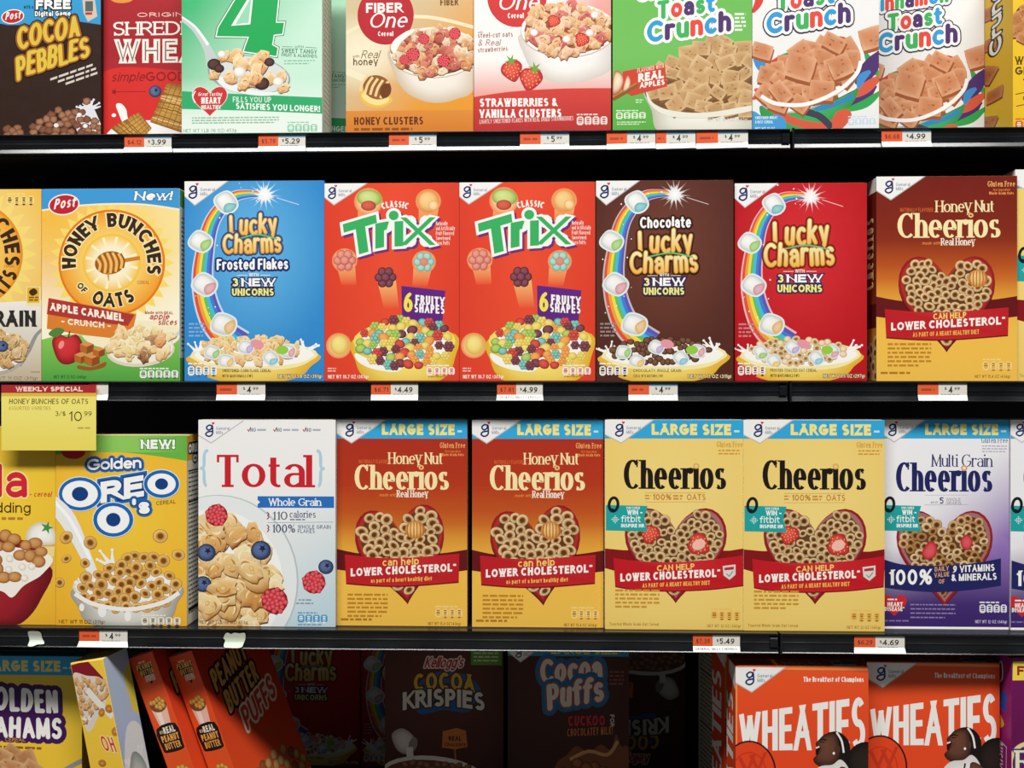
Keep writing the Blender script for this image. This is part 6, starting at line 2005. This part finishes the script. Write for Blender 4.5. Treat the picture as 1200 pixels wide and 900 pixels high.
raisin = Box(a, Z4, -.004, .07, ('#6d1555', '#6d1555', '#8a1b68', '#8a1b68', '#8a1b68'), 'purple raisin flake cereal box with a yellow tag, rightmost on the bottom shelf')
b = Art(0, 0, 100, 480, 54)
b.vgrad([(0, '#94206f'), (480, '#8a1b68')])
b.p('side_lettering'); b.line([(42, 26), (60, 18), (62, 48), (44, 60), (36, 44)], 5, '#efe6ea', smooth=4)
b.poly([(20, 76), (84, 72), (78, 112), (24, 104)], '#2448a8'); b.smooth([(20, 108), (50, 120), (70, 136), (52, 150), (30, 160), (16, 140)], '#f0b02c')
b.text('RAISIN', -240, -178, 64, 26, '#f0e6ea', v=.24, warp=lambda X, Y: (Y, -X)); b.line([(30, 172), (80, 178), (76, 300)], 2, '#efe6ea')
raisin.side(b, 'left')

# ================================================================== shelves
JOINT = {0: 927, 1: 924, 2: 913, 3: 905}
X_L, X_R, BACK = -1.7, 1.7, .56
RAIL = [(-.002, 0), (-.0135, 0), (-.0145, -.0008), (-.0145, -.0022), (-.0125, -.0034), (-.0110, -.0046), (-.0108, -.0122), (-.0118, -.0132), (-.0118, -.0140), (-.0108, -.0150),
        (-.0108, -.0208), (-.0128, -.0262), (-.0135, -.0272), (-.0126, -.0281), (-.0114, -.0284), (-.002, -.0284)]


def extrude_profile(prof, x0, x1, name, mat, parent, smooth=False):
    bm = bmesh.new()
    A = [bm.verts.new((x0, y, z)) for y, z in prof]
    B = [bm.verts.new((x1, y, z)) for y, z in prof]
    n = len(prof)
    for i in range(n):
        bm.faces.new((A[i], A[(i + 1) % n], B[(i + 1) % n], B[i]))
    bm.faces.new(A[::-1]); bm.faces.new(B)
    bmesh.ops.recalc_face_normals(bm, faces=bm.faces)
    me = bpy.data.meshes.new(name)
    bm.to_mesh(me); bm.free()
    me.materials.append(mat)
    return link(name, me, parent)


def boxmesh(name, lo, hi, mat, parent=None, bev=.0):
    bm = bmesh.new()
    c = [(a + b) / 2 for a, b in zip(lo, hi)]; s = [b - a for a, b in zip(lo, hi)]
    bmesh.ops.create_cube(bm, size=1, matrix=Matrix.Translation(c) @ Matrix.Diagonal((*s, 1)))
    if bev:
        bmesh.ops.bevel(bm, geom=list(bm.edges), offset=bev, segments=2, affect='EDGES')
    me = bpy.data.meshes.new(name)
    bm.to_mesh(me); bm.free()
    me.materials.append(mat)
    return link(name, me, parent)


SHELF_LABEL = {
    (0, 0): 'black top shelf and price rail, long section under the green 4 box', (0, 1): 'black top shelf and price rail, short section under the cinnamon squares boxes',
    (1, 0): 'black second shelf and price rail, long section under the fruity puff boxes', (1, 1): 'black second shelf and price rail, short section under the brown honey box',
    (2, 0): 'black third shelf and price rail, long section under the white flake box', (2, 1): 'black third shelf and price rail, short section under the white and purple box',
    (3, 0): 'black bottom shelf, section carrying the tilted orange-red boxes', (3, 1): 'black bottom shelf, section carrying the athlete boxes'}
for lv, z in enumerate((Z1, Z2, Z3, Z4)):
    xj = ray(JOINT[lv], 0, -.013).x
    for k, (x0, x1) in enumerate(((X_L, xj - .0012), (xj + .0012, X_R))):
        r = empty('store_shelf')
        r.location = (0, 0, z)
        tag(r, SHELF_LABEL[(lv, k)], 'shelf', 'gondola shelves')
        boxmesh('shelf_board', (x0, -.002, -.022), (x1, BACK - .001, 0), SHELFMAT, r)
        boxmesh('support_bracket', (x0 + .03 if k == 0 else x1 - .033, .02, -.075), (x0 + .033 if k == 0 else x1 - .03, BACK - .001, -.022), SHELFMAT, r)
        extrude_profile(RAIL, x0, x1, 'price_rail', RAILMAT, r)
        if k == 1:
            # the end cap of the rail at the joint
            extrude_profile([(-.0105, .0006), (-.0158, .0006), (-.0158, -.0285), (-.0105, -.0285)], x0, x0 + .0028, 'rail_end_cap', RAILMAT, r)
        else:
            extrude_profile([(-.0105, -.004), (-.0142, -.008), (-.0142, -.019), (-.0105, -.022)], x1 - .011, x1 - .001, 'joint_clip', RAILMAT, r)

# back panel, kick plate and floor
w = boxmesh('wall_back', (X_L, BACK, -1.0), (X_R, BACK + .03, .95), WALLMAT); w['kind'] = 'structure'
w = boxmesh('floor', (-2.2, -3.6, -1.02), (2.2, BACK + .03, -1.0), FLOORMAT); w['kind'] = 'structure'
w = boxmesh('baseboard_front', (X_L, .03, -1.0), (X_R, .05, Z4 - .0285), SHELFMAT); w['kind'] = 'structure'

# ================================================================== price tags
TAGPROF = [(-.0122, -.0030), (-.0122, -.0190), (-.0139, -.0236), (-.0149, -.0266)]
TAGLEN = [0]
for p, q in zip(TAGPROF, TAGPROF[1:]):
    TAGLEN.append(TAGLEN[-1] + hypot(q[0] - p[0], q[1] - p[1]))


def on_tag(t, lift=0.0):
    """point of the bent paper at t (0 top .. 1 bottom)"""
    s = max(0, min(1, t)) * TAGLEN[-1]
    for i in range(len(TAGPROF) - 1):
        if s <= TAGLEN[i + 1] + 1e-9:
            u = (s - TAGLEN[i]) / (TAGLEN[i + 1] - TAGLEN[i])
            p, q = TAGPROF[i], TAGPROF[i + 1]
            dy, dz = q[0] - p[0], q[1] - p[1]
            l = hypot(dy, dz)
            return (p[0] + dy * u + dz / l * lift, p[1] + dz * u - dy / l * lift)


def price_tag(px0, px1, z, label, was, price, strip=True, sup=None, torn=0, orange=.42, low='#f4f4f0', grey='#cfcac0', tilt=0.0, names=None, wide_low=0.0):
    xa, xb = ray(px0, 0, -.012).x, ray(px1, 0, -.012).x
    r = empty('price_tag')
    r.location = (xa, 0, z)
    tag(r, label, 'price tag', 'shelf price tags')
    W = xb - xa
    w, h = px1 - px0, 23.0
    a = Art(0, 0, w, h, int(px0) + 7)
    # upper half and the curled foot are separate pieces of ink so that they follow the bend
    a.p('orange_panel')
    ow = w * orange
    for i in range(4): a.rect(.0, 15.0 / 4 * i, ow, 15.0 / 4 * (i + 1), '#e0562c', up=(i == 0))
    a.p('blue_strip')
    if strip: a.rect(ow, 0, w, 3.4, '#6f97b5')
    a.p('price_lettering')
    if was: a.text(was, ow * .16, ow * .86, 11.4, 6.2, '#6a2a1c', v=.15)
    else: a.fine(ow * .16, 6.6, ow * .84, 1, 3, '#a83c20', 3)
    if sup:
        m = ow + (w - ow) * .36
        a.text('$', m - 5, m - 2.4, 8.6, 4, '#2a2826', v=.16); a.text(price, m, m + 4.6, 12.4, 8.4, '#22201e', v=.17); a.text(sup, m + 6.5, m + 13, 8.6, 4, '#2a2826', v=.17)
    elif price:
        a.text('$', ow + (w - ow) * .14, ow + (w - ow) * .22, 9.4, 4, '#2a2826', v=.16); a.text(price, ow + (w - ow) * .25, ow + (w - ow) * .8, 12, 7.4, '#22201e', v=.18)
    if names: 
        a.p('name_lettering'); a.text(names, 3, w - 3, 20.3, 3.4, '#3a3a38', v=.15)
    elif torn == 0:
        a.p('name_lettering'); a.fine(ow + 3, 14, w - 4, 1, 3, '#8f8b84', 1.2)
    ky = 1 / h
    # the paper itself: a bent sheet with thickness
    bm = bmesh.new()
    lay = bm.loops.layers.float_color.new('ink')
    rows = [0, .25, .5, .648, .66, .8, .9, 1]
    nx = 6
    grid = {}
    for side, lift in ((0, .0), (1, .00025)):
        for j, t in enumerate(rows):
            y, zz = on_tag(t, lift)
            for i in range(nx + 1):
                u = i / nx
                x = u * W
                if t > .65: x += W * (-wide_low if u < .5 else wide_low) * (t - .65) * (abs(u - .5) * 2)
                if u == 1 and t > .8: x -= torn * 0
                grid[side, j, i] = bm.verts.new((x, y, zz + tilt * (u - .5) * .001))
    def quad(vs, c):
        f = bm.faces.new(vs)
        for l in f.loops: l[lay] = (*L(c), 1)
    for j in range(len(rows) - 1):
        c = grey if rows[j] < .655 else low
        for i in range(nx):
            quad([grid[1, j, i], grid[1, j, i + 1], grid[1, j + 1, i + 1], grid[1, j + 1, i]], c)
            quad([grid[0, j, i], grid[0, j + 1, i], grid[0, j + 1, i + 1], grid[0, j, i + 1]], low)
        for i, k in ((0, 0), (nx, 1)):
            q = [grid[0, j, i], grid[1, j, i], grid[1, j + 1, i], grid[0, j + 1, i]]
            quad(q if k == 0 else q[::-1], low)
    for j in (0, len(rows) - 1):
        for i in range(nx):
            quad([grid[0, j, i], grid[0, j, i + 1], grid[1, j, i + 1], grid[1, j, i]], low)
    bmesh.ops.recalc_face_normals(bm, faces=bm.faces)
    me = bpy.data.meshes.new('paper_strip')
    bm.to_mesh(me); bm.free()
    me.materials.append(PAPER)
    base = link('paper_strip', me, r)

    def tf(x, y, l):
        yy, zz = on_tag(y * ky, .00028 + l * EPS)
        return (x / w * W, yy, zz + tilt * (x / w - .5) * .001)
    for nm, vcf in a.parts.items():
        for piece in (apart(vcf, tf) if vcf[2] else []): link(nm, ink_mesh(nm, piece, tf, PAPER), base)
    return r


price_tag(146, 201, Z1, 'price tag 4.12 and 3.99 under the red shredded wheat box', '$4.12', '3.99', wide_low=.1)
price_tag(303, 358, Z1, 'price tag 5.29 under the green box with the 4', '$5.79', '5.29', wide_low=.06)
price_tag(456, 511.5, Z1, 'price tag 5.99 under the orange honey bran flake box', '', '5', sup='99')
price_tag(609.5, 667, Z1, 'price tag 5.99 under the white strawberry bran flake box', '', '5', sup='99')
price_tag(711, 768, Z1, 'price tag 4.99 below the apple slices end of the lime green box', '', '4', sup='99', tilt=1.2)
price_tag(768.8, 815, Z1, 'price tag 4.99 in the middle of the three tags under the lime green box', '', '4', sup='99', orange=.26, tilt=1.2)
price_tag(816, 876.5, Z1, 'price tag 4.99 under the lime green box, next to the shelf joint', '', '4', sup='99', tilt=1.5)
price_tag(1033, 1091, Z1, 'price tag 4.99 under the shaded cinnamon squares box', '$6.68', '4.99')
price_tag(104, 127, Z2, 'price tag mostly hidden behind the yellow weekly special sign', '', '', strip=False)
price_tag(254, 311, Z2, 'price tag under the sky blue marshmallow box', '', '4', sup='99', strip=False)
price_tag(435, 490, Z2, 'price tag 6.71 and 4.49 under the fruity puff box', '$6.71', '4.49', strip=False)
price_tag(582.5, 636, Z2, 'price tag 7.81 and 4.99 under the fruity puff box', '$7.81', '4.99', strip=False, names='GENERAL MILLS CEREALS', wide_low=.04)
price_tag(736.5, 794, Z2, 'price tag under the brown chocolate marshmallow box', '', '4', sup='99', strip=True)
price_tag(1075.5, 1133, Z2, 'price tag under the brown honey oat ring box', '', '4', sup='99', strip=False)
price_tag(93, 149.5, Z3, 'price tag under the golden yellow biscuit ring box', '', '4', sup='99', strip=False, wide_low=.08)
price_tag(812, 867, Z3, 'price tag 7.39 and 5.49 under the yellow oat ring box', '$7.39', '5.49', strip=False, names='GENERAL MILLS CHEERIOS')
price_tag(1001, 1060, Z3, 'price tag 6.29 and 4.69 under the white and purple multi grain box', '$6.29', '4.69', strip=False, wide_low=.05)


def torn_label(px, z, pts, label, cols):
    r = empty('torn_label')
    x0 = ray(px, 0, -.012).x
    r.location = (x0, 0, z)
    tag(r, label, 'torn label', 'torn label remains')
    s = VIEW_W / 1200
    rag = catmull(pts, 3)
    bm = bmesh.new()
    lay = bm.loops.layers.float_color.new('ink')
    tr = tessellate_polygon([[Vector((p[0], p[1], 0)) for p in rag]])
    F, B = [], []
    for x, y in rag:
        a_, b_ = on_tag(y / 23, .0004), on_tag(y / 23, .0)
        F.append(bm.verts.new((x * s, a_[0], a_[1]))); B.append(bm.verts.new((x * s, b_[0], b_[1])))
    fs = []
    for t in tr:
        fs.append(bm.faces.new([F[i] for i in t])); fs.append(bm.faces.new([B[i] for i in t][::-1]))
    n = len(rag)
    for i in range(n):
        fs.append(bm.faces.new((F[i], F[(i + 1) % n], B[(i + 1) % n], B[i])))
    bmesh.ops.recalc_face_normals(bm, faces=bm.faces)
    for f in fs:
        for l in f.loops:
            yy = -l.vert.co.z / .0266
            l[lay] = (*mix(cols[0], cols[1], (yy - .4) * 2.5), 1)
    me = bpy.data.meshes.new('torn_paper')
    bm.to_mesh(me); bm.free()
    me.materials.append(PAPER)
    link('torn_paper', me, r)


torn_label(32, Z3, [(1, 3), (8, 1), (16, 4), (18, 12), (21, 19), (13, 20), (8, 22.5), (2, 22), (3, 14)], 'torn white and green label remains under the banana pudding box', ('#8f8a80', '#dff0dc'))
torn_label(262, Z3, [(2, 4), (5, 2), (9, 4), (13, 2), (19, 3), (25, 2), (26, 9), (24, 16), (21, 22), (8, 22.5), (1, 21), (2, 12), (0, 10)], 'torn white and green label remains under the white flake box', ('#a8a89a', '#d8f0d4'))

# ================================================================== hanging yellow sign
r = empty('sale_sign')
tag(r, 'yellow weekly special price sign hanging from the second shelf rail', 'sign')
SY = -.0172
p0, p1 = ray(1.5, 451, SY), ray(112.5, 528, SY)
r.location = (p0.x, SY, p1.z)
SW, SH = p1.x - p0.x, p0.z - p1.z
bm = bmesh.new()
bmesh.ops.create_cube(bm, size=1, matrix=Matrix.Translation((SW / 2, .0006, SH / 2)) @ Matrix.Diagonal((SW, .0008, SH, 1)))
lay = bm.loops.layers.float_color.new('ink')
for f in bm.faces:
    for l in f.loops: l[lay] = (*L('#ecd85e'), 1)
me = bpy.data.meshes.new('card'); bm.to_mesh(me); bm.free(); me.materials.append(PAPER)
card = link('card', me, r)
a = Art(1.5, 451, 112.5, 528, 61)
a.grid(lambda x, y: mix('#f0df6e', '#e9d35a', (y - 480) / 40), 3, 4)
a.p('header_band'); a.rect(1.5, 451, 112.5, 460.5, '#a3232b'); a.rect(1.5, 460.5, 112.5, 464.5, '#d8b03c')
a.text('WEEKLY SPECIAL', 18.5, 97, 458.7, 5.6, '#f6d9c4', v=.25, sp=.13)
a.p('sign_lettering')
a.text('HONEY BUNCHES OF OATS', 10.5, 103, 473.5, 6.2, '#3d3416', v=.14, slant=.08); a.text('ASSORTED VARIETIES', 10, 59.5, 480.5, 4.2, '#a8943c', v=.13)
a.text('3/$', 64.5, 77, 487.6, 5.6, '#332c14', v=.13); a.text('10', 80.5, 96, 493.6, 11.4, '#2a2412', v=.115, sp=.18); a.text('99', 98.5, 107.5, 487.6, 5.6, '#332c14', v=.13)
a.fine(91, 500.5, 107.5, 1, 3, '#b8a448', 2.2)
kx, ky = SW / 111, SH / 77
for nm, vcf in a.parts.items():
    sf = lambda x, y, l: ((x - 1.5) * kx, .0002 - 1e-5 - l * EPS, (528 - y) * ky)
    for piece in apart(vcf, sf): link('sign_face' if nm == 'front_panel' else nm, ink_mesh(nm, piece, sf, PAPER), card)
